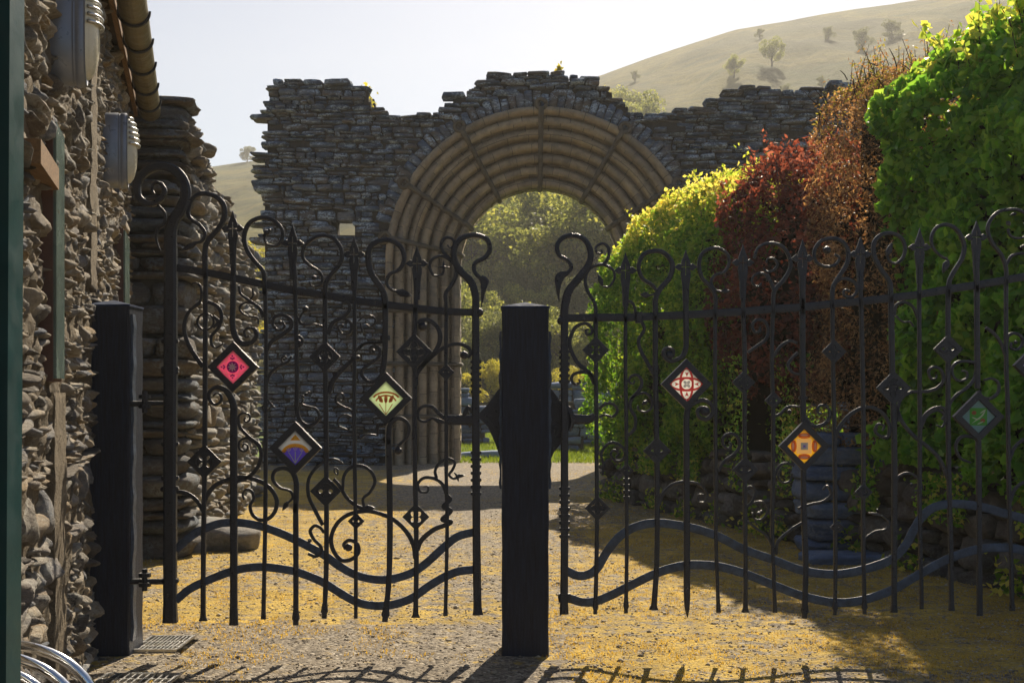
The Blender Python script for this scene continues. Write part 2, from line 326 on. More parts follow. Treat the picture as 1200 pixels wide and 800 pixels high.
def diamond(gate, x, y, h, kind):
    out = [(x, y - h), (x - h, y), (x, y + h), (x + h, y)]; H = []; mb = MB(); q = h / 20.0
    if kind == 'flower':
        for a in (45, 135, 225, 315): H.append(ell(x + 0.26 * h * math.cos(math.radians(a)), y + 0.26 * h * math.sin(math.radians(a)), 0.2 * h, 0.1 * h, a))
    elif kind == 'quatrefoil':
        for a in (45, 135, 225, 315): H.append(ell(x + 0.3 * h * math.cos(math.radians(a)), y + 0.3 * h * math.sin(math.radians(a)), 0.22 * h, 0.19 * h, a))
    elif kind == 'cross':
        for sx in (-1, 1):
            for sy in (-1, 1): H.append([(x + sx * 0.14 * h, y + sy * 0.14 * h), (x + sx * 0.6 * h, y + sy * 0.14 * h), (x + sx * 0.3 * h, y + sy * 0.3 * h), (x + sx * 0.14 * h, y + sy * 0.6 * h)])
        for a in (0, 90): pass
    elif kind == 'eye':
        H.append([(x - 0.5 * h, y), (x - 0.25 * h, y - 0.2 * h), (x - 0.22 * h, y + 0.12 * h)]); H.append([(x + 0.5 * h, y), (x + 0.25 * h, y - 0.2 * h), (x + 0.22 * h, y + 0.12 * h)])
        H.append([(x - 0.18 * h, y - 0.36 * h), (x + 0.18 * h, y - 0.36 * h), (x, y - 0.5 * h)]); H.append(ell(x, y, 0.1 * h, 0.1 * h))
    elif kind == 'swirl':
        for a in range(0, 360, 60):
            r0 = math.radians(a); H.append(ell(x + 0.3 * h * math.cos(r0), y + 0.3 * h * math.sin(r0), 0.18 * h, 0.07 * h, a + 55, 8))
    elif kind == 'celtic':
        for a in (0, 90, 180, 270):
            r0 = math.radians(a); H.append(ell(x + 0.38 * h * math.cos(r0), y + 0.38 * h * math.sin(r0), 0.14 * h, 0.09 * h, a, 8))
        for a in (45, 135, 225, 315):
            r0 = math.radians(a); H.append(ell(x + 0.17 * h * math.cos(r0), y + 0.17 * h * math.sin(r0), 0.07 * h, 0.05 * h, a, 6))
    elif kind == 'four':
        for a in (0, 90, 180, 270):
            r0 = math.radians(a); H.append(ell(x + 0.32 * h * math.cos(r0), y + 0.32 * h * math.sin(r0), 0.17 * h, 0.15 * h, a, 8))
    V, Fc = plate(out, H, 0.010, GY - 0.008); mb.add(V, Fc)
    if kind in ('eye', 'celtic', 'cross', 'four', 'swirl', 'flower'):   # raised ribs of the ornament
        if kind == 'eye':
            strip(mb, [(x - 0.6 * h, y + 1), (x - 0.3 * h, y - 0.3 * h), (x + 0.3 * h, y - 0.3 * h), (x + 0.6 * h, y + 1)], 1.2, 0.008, -0.016)
            strip(mb, [(x - 0.6 * h, y + 1), (x - 0.3 * h, y + 0.25 * h), (x + 0.3 * h, y + 0.25 * h), (x + 0.6 * h, y + 1)], 1.2, 0.008, -0.016)
        elif kind in ('celtic', 'cross'):
            for a in (0, 90):
                e = ell(x, y, 0.6 * h, 0.22 * h, a, 16); strip(mb, e + [e[0]], 1.1, 0.008, -0.016)
        else:
            e = ell(x, y, 0.5 * h, 0.5 * h, 0, 20); strip(mb, e + [e[0]], 1.2, 0.008, -0.016)
    return mb.build('diamond_plate', M['iron'], gate)
def panel(gate, x, y, h_out, h_in, base, deco, label):
    """enamel panel: frame with the enamel as its sub-part; deco = list of (material key, polygon in units of h_in)"""
    V, Fc = plate([(x, y - h_out), (x - h_out, y), (x, y + h_out), (x + h_out, y)], [[(x, y - h_in), (x - h_in, y), (x, y + h_in), (x + h_in, y)]], 0.034, GY, 0.003)
    fr = MB().add(V, Fc).build('panel_frame', M['iron'], gate)
    keys = [base]; mb = MB(); h = h_in + 1.2
    def lay(poly, key, lv):
        if key not in keys: keys.append(key)
        f = GY - 0.006 - lv * 0.0012; b = GY + 0.004
        n = len(poly); P = [W(x + a * h_in, y + c * h_in, GY) for a, c in poly]
        v = [(p[0], f, p[2]) for p in P]
        if lv == 0: v += [(p[0], b, p[2]) for p in P]; mb.add(v, [tuple(range(n)), tuple(range(2 * n - 1, n - 1, -1))] + [(i, i + n, (i + 1) % n + n, (i + 1) % n) for i in range(n)], 0)
        else: mb.add(v, [tuple(range(n))], keys.index(key))
    k = h / h_in; lay([(0, -k), (-k, 0), (0, k), (k, 0)], base, 0)
    for i, (key, poly) in enumerate(deco): lay(poly, key, 1 + i * 0.35)
    e = mb.build('enamel', [EN[q] for q in keys], fr); e['label'] = label
def pell(cx, cy, a, b, ang=0, n=12): return ell(cx, cy, a, b, ang, n)
def ringpoly(cx, cy, a, b, t, ang=0, n=18, a0=0, a1=360):
    ca, sa = math.cos(math.radians(ang)), math.sin(math.radians(ang)); o = []; i_ = []
    for i in range(n + 1):
        q = math.radians(a0 + (a1 - a0) * i / n)
        for r, L in ((0, o), (t, i_)):
            u, v = (a - r) * math.cos(q), (b - r) * math.sin(q); L.append((cx + u * ca - v * sa, cy + u * sa + v * ca))
    return o, i_
def ringq(key, *a, **k):
    o, i_ = ringpoly(*a, **k); return [(key, [o[j], o[j + 1], i_[j + 1], i_[j]]) for j in range(len(o) - 1)]
def foot_w(w, kind):
    return {'flare': [w] * 9 + [w * 1.1, w * 2.0], 'point': [w] * 8 + [w * 1.35, w * 1.5, 0.8], 'plain': [w, w]}[kind]
def bar(gate, pts, w, foot='plain', th=0.024, name='bar', round_=False):
    mb = MB()
    strip(mb, pts, w, th, round_=round_, step=6, wob=0.12)
    (x, y) = pts[-1]; (x0, y0) = pts[-2]; ww = w if not isinstance(w, (list, tuple)) else w[-1]
    t = np.array([x - x0, y - y0], float); t /= np.hypot(*t)
    if foot == 'flare': strip(mb, [(x - t[0] * 14, y - t[1] * 14), (x - t[0] * 5, y - t[1] * 5), (x, y)], [ww * 1.02, ww * 1.15, ww * 1.9], th * 1.1)
    elif foot == 'point': strip(mb, [(x - t[0] * 18, y - t[1] * 18), (x - t[0] * 8, y - t[1] * 8), (x, y)], [ww * 1.02, ww * 1.5, 1.0], th * 1.1)
    return mb.build(name, M['iron'], gate)
def scroll(gate, pts, w, blobs=(), leaves=(), th=0.017, extra=()):
    w = [q * 1.14 for q in w] if isinstance(w, (list, tuple)) else w * 1.14; mb = MB(); strip(mb, pts, w, th)
    for p2, w2 in extra: strip(mb, p2, w2, th * 0.95)
    for (x, y, r) in blobs: ball(mb, x, y, r, flat=0.8)
    for lp, lw in leaves: strip(mb, lp, lw, th * 1.2)
    return mb.build('scroll', M['iron'], gate)
def collar(gate, x, y, w, h, rot=0):
    mb = MB(); strip(mb, [(x - math.sin(rot) * h / 2, y - math.cos(rot) * h / 2), (x, y), (x + math.sin(rot) * h / 2, y + math.cos(rot) * h / 2)], [w, w * 1.12, w], 0.040); return mb.build('collar', M['iron'], gate)
def knots(gate, x, ys, w):
    for yv in ys: collar(gate, x, yv, w, 4)
def leafshape(x0, y0, x1, y1, w): return ([(x0, y0), (x0 * .65 + x1 * .35, y0 * .65 + y1 * .35), (x0 * .3 + x1 * .7, y0 * .3 + y1 * .7), (x1, y1)], [w * 0.35, w, w * 0.7, 0.6])

GL = thing('iron_gate', (W(378, 460, GY)[0], GY, 0.0), 'shorter black wrought iron gate between the left timber post and the central post', 'gate', 'pair of wrought iron gates')
GR = thing('iron_gate', (W(930, 460, GY)[0], GY, 0.0), 'longer black wrought iron gate right of the central post, in front of the hedge', 'gate', 'pair of wrought iron gates')

# ---------------- rails
def rail(gate, pts, w, th, name, label=None):
    mb = MB(); strip(mb, pts, w, th, wob=0.04, step=4); o = mb.build(name, M['iron_worn'] if name == 'wave_rail' else M['iron'], gate)
    if label: o['label'] = label
rail(GL, [(207,314),(240,319),(275,326),(313,334),(346,341),(381,346),(416,352),(452,357),(487,361),(523,365),(555,366)], 8.6, 0.012, 'top_rail')
rail(GL, [(206,644),(224,628),(238,620),(258,613),(280,612),(300,615),(320,621),(346,632),(380,650),(395,661),(412,671),(430,677),(450,679),(468,676),(485,669.5),(500,659),(521,640),(537,628),(556,623)], 9.5, 0.014, 'wave_rail', 'upper wavy rail')
rail(GL, [(206,703),(222,690),(238,682),(260,673),(275,668),(290,665),(310,664),(335,667),(352,671),(377,681),(395,692),(414,703),(432,708.5),(453,709),(470,705.5),(485,699),(503,686),(522,675),(538,669),(556,667)], 9.5, 0.014, 'wave_rail', 'lower wavy rail')
rail(GR, [(656,373),(698,372),(733,372),(768,370.5),(803,369),(838,367),(871,365),(906,362),(940,360),(975,356),(1009,353),(1044,349),(1077,345),(1111,339),(1144,334),(1179,328),(1200,324),(1240,316),(1272,310)], 9.2, 0.012, 'top_rail')
rail(GR, [(661,667),(677,674),(690,672.5),(700,665),(712,645),(727,627.5),(745,617),(770,612.5),(805,617),(839,627),(872,643.5),(905,655),(940,668),(977,672.5),(1010,667.5),(1043,656),(1060,640),(1070,622),(1079,607),(1093,595),(1115,590),(1147,593),(1180,602),(1203,609),(1240,628),(1272,646)], 10, 0.014, 'wave_rail', 'upper wavy rail')
rail(GR, [(655,700),(668,701),(682,705),(698,704),(715,697.5),(735,687.5),(770,671),(803,662),(839,663),(872,671.5),(906,685),(941,698),(977,705.5),(1010,703),(1046,690.5),(1078,672),(1112,654),(1147,643),(1180,641.5),(1203,646),(1240,662),(1272,677)], 10, 0.014, 'wave_rail', 'lower wavy rail')

# ---------------- left gate, stiles
A = (150, 180, 5.0); B = (150, 320, 5.0); C_ = (260, 240, 5.0); D = (260, 380, 5.0); G1 = (360, 260, 5.0); H1 = (360, 400, 5.0); J = (460, 260, 5.0); K = (460, 400, 5.0)
A2 = (150, 460, 5.0); B2 = (150, 590, 5.0); E3 = (260, 500, 5.0); I_ = (360, 500, 5.0); L_ = (460, 500, 5.0)
mb = MB(); strip(mb, [(199.5, 729), (199.5, 715), (199.5, 690), (199.5, 560), (200, 400), (200, 290)], [17, 15.5, 15, 15, 15, 14.5], 0.055, step=6)
strip(mb, [(200, 300)] + Z(*A, [(250,470),(270,390),(310,330),(340,240),(320,150),(260,90),(180,75),(100,110),(55,180),(65,260),(130,295),(190,270),(215,220),(190,175),(155,175),(140,210),(155,235)]), [14.5, 14, 12.5, 11.5, 10.5, 9.5, 8, 6.5, 5, 3.5, 2.2], 0.04)
strip(mb, Z(*A, [(175,300),(215,350),(212,410),(175,440),(165,500),(190,570)]), [2.5, 4, 4, 1.5], 0.014)
mb.build('hinge_stile', M['iron'], GL)
for yv in (400, 432, 436, 520, 560, 572, 680): collar(GL, 199.5, yv, 18.5, 5)
mb = MB(); strip(mb, [(560, 720), (559.5, 706), (558.5, 640), (558, 560), (557.5, 480), (557.5, 420), (557.5, 366)] + Z(*J, [(485,430),(458,350),(400,290),(365,230),(362,160),(400,100),(480,78),(550,100),(570,160),(540,210),(485,240),(480,290),(520,335)]), [12.5, 9.5, 9.3, 9, 8.8, 8.6, 8.6, 8.6, 8.4, 8, 7.5, 7, 6.5, 6, 5.8, 5.4, 5, 4.8, 4.6, 4.6], 0.034)
strip(mb, Z(*J, [(515,325),(538,350),(530,410),(521,500)]), [6, 11, 5, 0.8], 0.03); ball(mb, 561.5, 366, 5.2)
mb.build('latch_stile', M['iron'], GL)
for yv in list(range(424, 462, 7)) + list(range(530, 580, 8)): collar(GL, 557.8, yv, 11.6, 3.6)
# bars
def loopbar(gate, up, w_up, down, w, foot, name='bar', leaves=(), blobs=()):
    """one forged bar: shaft down and scrolled head up"""
    mb = MB(); strip(mb, up, w_up, 0.024)
    for lp, lw in leaves: strip(mb, lp, lw, 0.022)
    for b in blobs: ball(mb, *b)
    strip(mb, down, w, 0.024, step=6, wob=0.12)
    (x, y) = down[-1]; (x0, y0) = down[-2]; t = np.array([x - x0, y - y0], float); t /= np.hypot(*t)
    if foot == 'flare': strip(mb, [(x - t[0] * 14, y - t[1] * 14), (x - t[0] * 5, y - t[1] * 5), (x, y)], [w * 1.02, w * 1.15, w * 1.9], 0.027)
    if foot == 'point': strip(mb, [(x - t[0] * 18, y - t[1] * 18), (x - t[0] * 8, y - t[1] * 8), (x, y)], [w * 1.02, w * 1.5, 1.0], 0.027)
    if foot == 'plain': strip(mb, [(x - t[0] * 10, y - t[1] * 10), (x, y)], [w * 1.02, w * 1.3], 0.026)
    return mb.build(name, M['iron'], gate)
loopbar(GL, [(241, 326)] + Z(*A, [(452,650),(453,560),(470,510),(530,440),(565,370),(560,300),(510,250),(430,235),(375,270),(352,340),(370,385),(420,420),(452,470),(430,515),(385,525)]), [6,6,6,6,5.6,5.2,5,4.6,4.2,3.8,3.4], [(241, 320), (240.5, 420), (240, 540), (238.5, 640), (238, 727)], 5.4, 'flare', leaves=[leafshape(232, 284, 211, 295, 7)])
b3 = bar(GL, [(273.5, 322), (273.5, 300), (273, 285)], 6)
finial(b3, 273, 248, 268)
mbx = MB(); strip(mbx, Z(*C_, [(66,400),(66,560),(62,680),(72,750),(95,795),(130,815),(180,803),(203,765),(190,728),(155,722),(132,745),(142,775),(162,768)]), [6.5, 6.5, 6.5, 7, 6.5, 5.5, 5, 4, 3.4, 3, 2.4], 0.024); mbx.build('bar', M['iron'], GL)
mbx = MB(); strip(mbx, [(274, 731), (274, 600), (274, 500), (273.5, 474), (266, 459), (255, 453.5), (246, 459), (245.5, 468), (252, 474), (259, 470), (259, 463), (254, 460.5), (250, 464)], [8.5, 8.5, 8.5, 8, 6.5, 5.5, 4.5, 4, 3.6, 3.2, 2.8, 2.4, 2], 0.026); strip(mbx, [(274, 712), (274, 726), (274, 732)], [8.6, 9.8, 10.6], 0.03); mbx.build('bar', M['iron'], GL)
loopbar(GL, [(310, 345)] + Z(*C_, [(250,450),(242,390),(200,340),(150,270),(130,190),(160,110),(230,75),(300,90),(350,140),(353,200),(320,240),(270,232),(250,200),(258,175)]), [5.2,5.2,5,5,5,4.8,4.4,4,3.6,3,2.6], [(310.5, 335), (312, 400), (311.5, 500), (311, 600), (308.7, 725)], 4.6, 'plain', blobs=[(312.5, 272.5, 3.6), (310, 276, 2.6), (316, 270, 2)])
b5 = bar(GL, [(346, 345), (345.5, 320), (343.5, 305)], 5.2); finial(b5, 343, 264, 285.5)
bar(GL, [(346, 340), (347.5, 400), (348, 450), (347.6, 478)] , 4.8)
scroll(GL, Z(*D, [(440,480),(445,530),(470,575),(510,593),(550,575),(572,540),(550,495),(510,482),(470,465),(478,435)]), [4.8, 4, 3.6, 3.2, 2.8, 2.2, 1.8], [(359, 462, 2.4), (355, 464.5, 2), (362, 459.5, 1.8)])
loopbar(GL, Z(*E3, [(432,500),(436,400),(435,320),(410,260),(360,240),(310,260),(300,310),(340,355),(400,375),(415,415),(385,445)]), [6.4,6.4,5.8,5,4.4,3.8,3.4,3,2.8], [(346.5, 590), (346.8, 650), (346.7, 732)], 6, 'point', leaves=[leafshape(338, 587, 331, 598, 6)])
loopbar(GL, [(381, 350)] + Z(*C_, [(605,530),(610,460),(640,410),(690,350),(705,290),(690,240),(650,195),(590,180),(530,200),(480,250),(475,310),(510,350),(565,385),(590,430),(575,470),(530,478),(512,450)]), [5.2,5.2,5,5,4.8,4.4,4,3.8,3.4,3,2.4], [(381, 345), (381, 400), (382, 480), (382.5, 560), (382.5, 660), (380, 724)], 5.6, 'point', blobs=[(368, 325.5, 3.2)])
b7 = bar(GL, [(415.5, 352), (415.5, 335), (415, 318)], 4.8); finial(b7, 415, 278, 298.5)
bar(GL, [(415.5, 350), (415.5, 420), (415, 480), (416, 560), (417, 640), (417, 724)], 4.4, 'plain')
loopbar(GL, [(452, 362)] + Z(*G1, [(455,450),(445,410),(420,370),(375,300),(358,220),(370,150),(420,115),(490,110),(550,150),(568,220),(540,280),(482,310),(465,360),(495,398),(530,408)]), [7.6,7.4,7.2,7,6.8,6.4,6,5.4,4.8,4.2,3.6,3], Z(*H1, [(458,-220),(458,-80),(456,60),(448,140),(438,185)]), 6.6, 'none', leaves=[leafshape(464, 341, 483, 347, 9.5)])
loopbar(GL, Z(*H1, [(478,600),(480,520),(492,478),(530,450),(572,462),(597,505),(585,560),(545,600),(522,630)]), [6.4,6,5.4,5,4.4,4,3.6,3.2], [(455.5, 515), (456.5, 560), (457, 620), (455.7, 680), (451, 728)], 6.6, 'point', blobs=[(466.5, 528, 4.6)])
b9 = bar(GL, [(487, 366), (487.5, 345), (488.5, 328)], 5); finial(b9, 488.7, 289, 309)
bar(GL, [(487, 360), (485.5, 395), (486, 430), (486, 500), (486.5, 560), (487.5, 605), (488, 660), (487, 723)], 5.6, 'flare')
loopbar(GL, [(523, 370)] + Z(*J, [(315,500),(312,420),(340,380),(370,320),(372,270),(345,230),(290,202),(237,217),(217,260),(240,312),(285,312),(298,290)]), [4.6,4.6,4.6,4.4,4,3.6,3.2,2.8], [(523, 365), (522.5, 430), (523, 500), (523, 560), (524, 620), (522, 721)], 4.4, 'plain', leaves=[([(520, 306), (520, 313), (520, 320)], [1, 4, 1]), ([(513, 313.5), (520, 313), (527, 313.5)], [1, 3.6, 1])])
# ring on bar 2 and diamonds
mbx = MB(); e = ell(241, 377, 9.6, 9.6, 0, 20); strip(mbx, e + [e[0]], 2.6, 0.02); strip(mbx, Z(*B, [(500,250),(530,285),(500,320)]), [3, 5, 3], 0.016); mbx.build('ring', M['iron'], GL)
for (x, y, h, k) in [(240,540.5,20,'flower'),(381,418,18,'swirl'),(382,575,18,'four'),(417.6,610,9.5,'four'),(485.5,412,21,'cross'),(523,436,9.5,'eye'),(487.5,605,15.5,'quatrefoil')]: diamond(GL, x, y, h, k)
# left gate scrolls: (zoom frame, points, widths, blobs, leaves, extra)
def SG(gate, fr, pts, w, **k):
    if 'extra' in k: k['extra'] = [(Z(*fr, p), q) for p, q in k['extra']]
    if 'blobs' in k: k['blobs'] = [(fr[0] + a / fr[2], fr[1] + b / fr[2], r) for a, b, r in k['blobs']]
    if 'leaves' in k: k['leaves'] = [leafshape(fr[0] + a / fr[2], fr[1] + b / fr[2], fr[0] + c / fr[2], fr[1] + d / fr[2], q) for a, b, c, d, q in k['leaves']]
    return scroll(gate, Z(*fr, pts), w, **k)
SG(GL, B, [(440,550),(375,455),(337,370),(332,290),(362,222),(430,172)], [4.4,4.2,3.6,3])
SG(GL, B, [(470,168),(530,200),(548,260),(530,320),(490,370),(492,420),(522,435),(560,410)], [3.8,3.8,3.4,2.8,1.6])
SG(GL, B, [(375,62),(412,62),(430,100),(425,160),(380,200)], [2,2.6,2.6,2])
SG(GL, D, [(150,560),(130,552),(140,528),(165,535),(170,565),(140,590),(105,575),(98,560),(108,605),(160,660),(210,700),(230,750),(225,800),(205,845),(160,890),(80,925)][7:], [3,3.4,3.8,4,4,3.6], extra=[([(98,565),(100,535),(130,518),(160,530),(163,558),(143,572),(130,558),(142,545)], [3,2.8,2.4,2]), ([(185,690),(150,665),(110,680),(100,715),(120,742),(148,735),(150,708),(130,700),(122,718)], [3,3,2.6,2])])
SG(GL, E3, [(-105,460),(-85,400),(-40,345),(20,315),(75,298),(130,295),(190,307),(250,332),(300,380),(323,440),(308,500),(270,538),(220,543),(178,510),(166,460),(187,420),(175,375),(140,367),(122,398),(132,425)], [4.8,4.6,4.4,4.4,4.2,4,3.6,3,2.4,2])
SG(GL, A2, [(240,578),(290,578),(350,592),(400,628),(440,690)], [4.6,4.4,4.2,4], blobs=[(205,565,3.6)])
SG(GL, C_, [(100,475),(110,520),(160,560),(220,605),(245,660)], [2.4,2.8,3.4,4], extra=[([(215,700),(207,660),(150,650),(107,620),(115,585),(155,572),(200,590)], [2,2.4,2.6,2.4,2]), ([(180,490),(182,530),(165,560)], [2,2.2,2])])
SG(GL, C_, [(260,860),(290,805),(350,765),(402,722),(402,672),(355,645),(307,660),(300,705),(335,735),(368,712),(352,682)], [4.2,4.2,4,3.6,3.2,2.8,2.4], blobs=[(342,690,2.8)])
SG(GL, D, [(262,345),(283,290),(330,247),(385,222),(408,185)], [3.6,3.4,3,2], extra=[([(395,220),(360,225),(348,200),(370,185),(380,205)], [2.6,2.4,2])], blobs=[(365,205,1.8)])
mbx = MB()
for p in ([(225,485),(262,470),(300,450)], [(225,495),(262,500),(300,470)], [(270,440),(290,470),(312,490)], [(235,480),(250,505),(285,498)]): strip(mbx, Z(*D, p), [1.2, 3, 1.2], 0.02)
mbx.build('leaf_tie', M['iron'], GL)
SG(GL, C_, [(435,640),(460,690),(490,702),(540,698),(600,712)], [2,2.8,2.8,2.4,2], extra=[([(452,683),(462,650),(488,615)], [2.4,2.4,2.6])], blobs=[(490,612,4)])
SG(GL, D, [(440,60),(470,85),(465,120),(440,130)], [2.4,3,2.4], blobs=[(452,105,3)])
SG(GL, G1, [(122,660),(150,592),(220,552),(250,510),(240,475),(207,480),(207,510),(225,505)], [4.2,4,3.6,3,2.4,2], extra=[([(200,562),(250,585),(260,625),(240,655),(200,650),(182,612),(210,602)], [3.6,3.4,3,2.6,2.2])], blobs=[(205,608,2.2)])
SG(GL, H1, [(125,300),(155,225),(210,160),(275,100)], [5,5,4.8,4.4], blobs=[(275,98,4.2),(297,95,3)])
SG(GL, H1, [(285,55),(320,22),(360,8),(440,5)], [3,3.2,3,2.6])
SG(GL, H1, [(445,165),(420,215),(370,237),(325,205),(325,165),(370,130),(418,92),(425,50),(400,25),(370,38),(372,68),(398,65)], [3.6,3.6,3.6,3.4,3.4,3.2,3,2.4,2], blobs=[(388,55,2.2)])
SG(GL, H1, [(272,425),(250,400),(210,382),(172,358),(170,322),(200,303),(217,330),(200,352),(188,335)], [2.8,2.6,2.6,2.2,1.8], extra=[([(262,440),(215,428),(182,455),(185,492),(235,515)], [2.2,2.2,2,1.6])])
SG(GL, H1, [(310,572),(340,547),(385,545),(412,548),(415,505),(440,483),(465,490)], [1.6,2,2.2,2,2], blobs=[(440,490,2.6),(455,487,2)])
SG(GL, G1, [(300,580),(340,550),(385,553),(400,585),(375,612),(345,600)], [1.6,2,2,1.8,1.6], extra=[([(310,590),(325,650)], [1.6, 3])])
SG(GL, G1, [(302,745),(340,712),(400,708),(440,698)], [2.6,2.8,2.8,3])
collar(GL, 451.5, 396, 11, 6)
SG(GL, I_, [(92,575),(45,485),(8,400),(10,305),(60,232),(120,195),(170,190),(210,215)], [3.8,3.8,3.6,3.4,3,2.4,1.8], extra=[([(185,255),(165,240),(158,262),(178,280),(180,255)], [1.8,1.6])])
SG(GL, I_, [(155,305),(190,345),(230,412),(290,462),(350,482)], [3.4,3.6,3.8,3.6], leaves=[(330,470,400,475,6)])
SG(GL, I_, [(335,475),(328,420),(370,380),(397,318),(370,257),(310,227),(250,242),(215,290),(208,370)], [2.6,3,3.4,3.6,3.4,3])
SG(GL, I_, [(635,770),(622,690),(580,612),(510,545),(440,512),(350,492),(250,510),(180,560),(142,640),(152,720),(200,778),(258,775),(300,735),(293,685),(250,662),(215,685),(225,715)], [4.8,4.6,4.4,4.2,4.2,4.2,4.2,4,3.8,3.6,3.4], blobs=[(242,705,4.8)])
SG(GL, I_, [(100,620),(75,588),(45,578),(18,608),(38,655),(78,698),(82,735),(50,758),(5,742)], [3,3.2,3.4,3.4,3.2,3], blobs=[(15,665,2.6)])
SG(GL, K, [(135,255),(142,190),(195,120),(255,50),(280,-20),(265,-80),(220,-120),(170,-125),(148,-105)], [5,5,4.8,4.6,4.6,4.4,4,3.4], blobs=[(175,-88,5.6)])
SG(GL, K, [(170,150),(240,82),(310,32),(380,15),(438,32),(460,68),(440,95)], [3.6,3.8,3.8,3.6,3], blobs=[(420,80,5)])
SG(GL, J, [(362,240),(300,180),(285,130),(310,95),(350,100),(362,138),(335,152),(322,135)], [3.6,3.4,3.2,2.8,2.2,1.8])
SG(GL, K, [(315,455),(270,420),(230,382),(180,380),(150,410),(155,455),(190,470),(240,450),(290,475)], [4,4,3.6,3,2.8,2.8,2.6,3.6], leaves=[(240,455,320,480,6)])
SG(GL, L_, [(315,390),(292,335),(245,302),(185,298),(148,335),(162,378),(203,380),(207,350),(182,348)], [3.8,3.6,3.4,3,2.6,2.2,1.8])
SG(GL, L_, [(258,300),(250,255),(280,208),(330,186),(365,208),(352,250),(332,280),(358,302),(395,290)], [3,3,3,2.8,2.6,2.4], leaves=[(370,290,425,283,5)], extra=[([(360,265),(380,290),(385,318)], [1.2,3.6,1.2])])
SG(GL, L_, [(145,720),(170,662),(240,602),(300,578),(345,555),(290,542),(342,492),(298,466),(338,425),(318,400)], [5,5,4.8,4.6,4.2,4.4,4.4,4.2,3.6])
# panels
flower8 = [('white', pell(0.13 * math.cos(a), 0.13 * math.sin(a), 0.12, 0.045, math.degrees(a))) for a in [i * math.pi / 4 for i in range(8)]]
d1 = ringq('cream', 0, 0, 0.86, 0.42, 0.035) + ringq('cream', 0, 0, 0.86, 0.42, 0.035, 90) + [('purple', pell(0, 0, 0.34, 0.34, 0, 16))]
for i in range(4):
    a = i * math.pi / 2
    for u, v in ((0.5, 0.08), (0.5, -0.08), (0.62, 0.0), (0.45, 0)): d1.append(('purple', pell(u * math.cos(a) - v * math.sin(a), u * math.sin(a) + v * math.cos(a), 0.055, 0.055, 0, 8)))
panel(GL, 273.6, 430, 29, 20.5, 'pink', d1 + flower8, 'pink enamel with a purple centre')
arcb = ringq('orange', 0, 0.45, 0.84, 0.70, 0.22, 0, 14, 200, 340)
d2 = [('blue', [(0, 1), (-0.82, 0.18)] + [(0.82 * math.cos(math.radians(t)) * 0.9, 0.45 + 0.52 * math.sin(math.radians(t))) for t in range(200, 341, 14)] + [(0.82, 0.18)])] + arcb + [('orange', [(0, -0.75), (-0.3, -0.42), (0.3, -0.42)]), ('yellow', pell(0, -0.55, 0.1, 0.1))]
for cx, cy in ((0, 0.2), (-0.36, 0.26), (0.36, 0.26)):
    for a in (-60, -90, -120): d2.append(('lilac', pell(cx + 0.11 * math.cos(math.radians(a)), cy + 0.15 * math.sin(math.radians(a)), 0.12, 0.04, a)))
    d2.append(('mint', [(cx - 0.02, cy), (cx + 0.03, cy), (0.03, 0.85), (-0.02, 0.85)]))
panel(GL, 346.5, 524.5, 30, 21, 'grey', d2, 'blue enamel iris under an orange arc')
d3 = ringq('rust', 0, 0.05, 0.78, 0.45, 0.11, 0, 14, 195, 345) + ringq('rust', 0, 0.25, 0.62, 0.47, 0.09, 0, 14, 195, 345)
for cx, a in ((0, -90), (-0.3, -120), (0.3, -60)): d3 += [('rust', pell(cx, 0.02, 0.24, 0.1, a)), ('rust', pell(cx, 0.1, 0.08, 0.1, 0))]
d3 += [('rust', [(-0.4, 0.3), (-0.34, 0.3), (0.02, 0.9), (-0.02, 0.9)]), ('rust', [(0.4, 0.3), (0.34, 0.3), (-0.02, 0.9), (0.02, 0.9)]), ('rust', [(-0.02, 0), (0.02, 0), (0.02, 0.9), (-0.02, 0.9)])]
panel(GL, 452.6, 466.8, 30, 21, 'mint', d3, 'pale green enamel with a rust red flower')
# ---------------- right gate
Mz = (640, 260, 5.0); Nz = (640, 390, 5.0); O_ = (640, 540, 4.0); Q = (740, 260, 5.0); P_ = (740, 390, 5.0); R_ = (780, 520, 3.64); S_ = (840, 390, 5.0); T_ = (840, 260, 5.0)
U_ = (930, 250, 5.0); V_ = (930, 390, 5.0); W_ = (920, 500, 3.333); X_ = (1020, 240, 5.0); Y_ = (1020, 370, 6.15); Z_ = (1050, 480, 3.077); BB = (1100, 230, 5.0); AA = (1100, 370, 6.15)
mb = MB(); strip(mb, [(661, 719), (661, 700), (661.5, 640), (661.5, 560), (661.5, 480), (661.5, 430), (661.4, 385)] + Z(*Mz, [(107,540),(112,480),(135,400),(200,320),(248,250),(260,180),(230,110),(170,80),(100,92),(64,140),(77,195),(125,225),(148,268),(120,305)]), [10.5,9.2,9,8.8,8.8,8.8,8.8,9,9.4,9.4,8.8,7.6,7,6.4,6,5.6,5.2,5,4.8,4.6,4], 0.034)
strip(mb, Z(*Mz, [(125,300),(80,325),(70,395),(76,465)]), [5, 11, 5, 0.8], 0.03); ball(mb, 658, 376, 5.4)
mb.build('latch_stile', M['iron'], GR)
for yv in list(range(412, 452, 7)) + list(range(572, 632, 8)): collar(GR, 661.5, yv, 11.6, 3.8)
collar(GR, 661.5, 700, 14, 10)
loopbar(GR, [(698, 378)] + Z(*Mz, [(290,540),(285,480),(240,400),(230,330),(260,270),(330,250),(390,280),(400,330),(370,378),(332,378)]), [4.4,4.2,4,3.8,3.6,3.2,2.8,2.4], [(698, 372), (698.5, 440), (699, 520), (699.5, 595), (699, 660), (697.5, 719)], 4.8, 'point', leaves=[leafshape(706, 335, 701, 321, 6)])
b = bar(GR, [(733, 378), (733, 350), (733, 336)], 4.6); finial(b, 733, 297, 317)
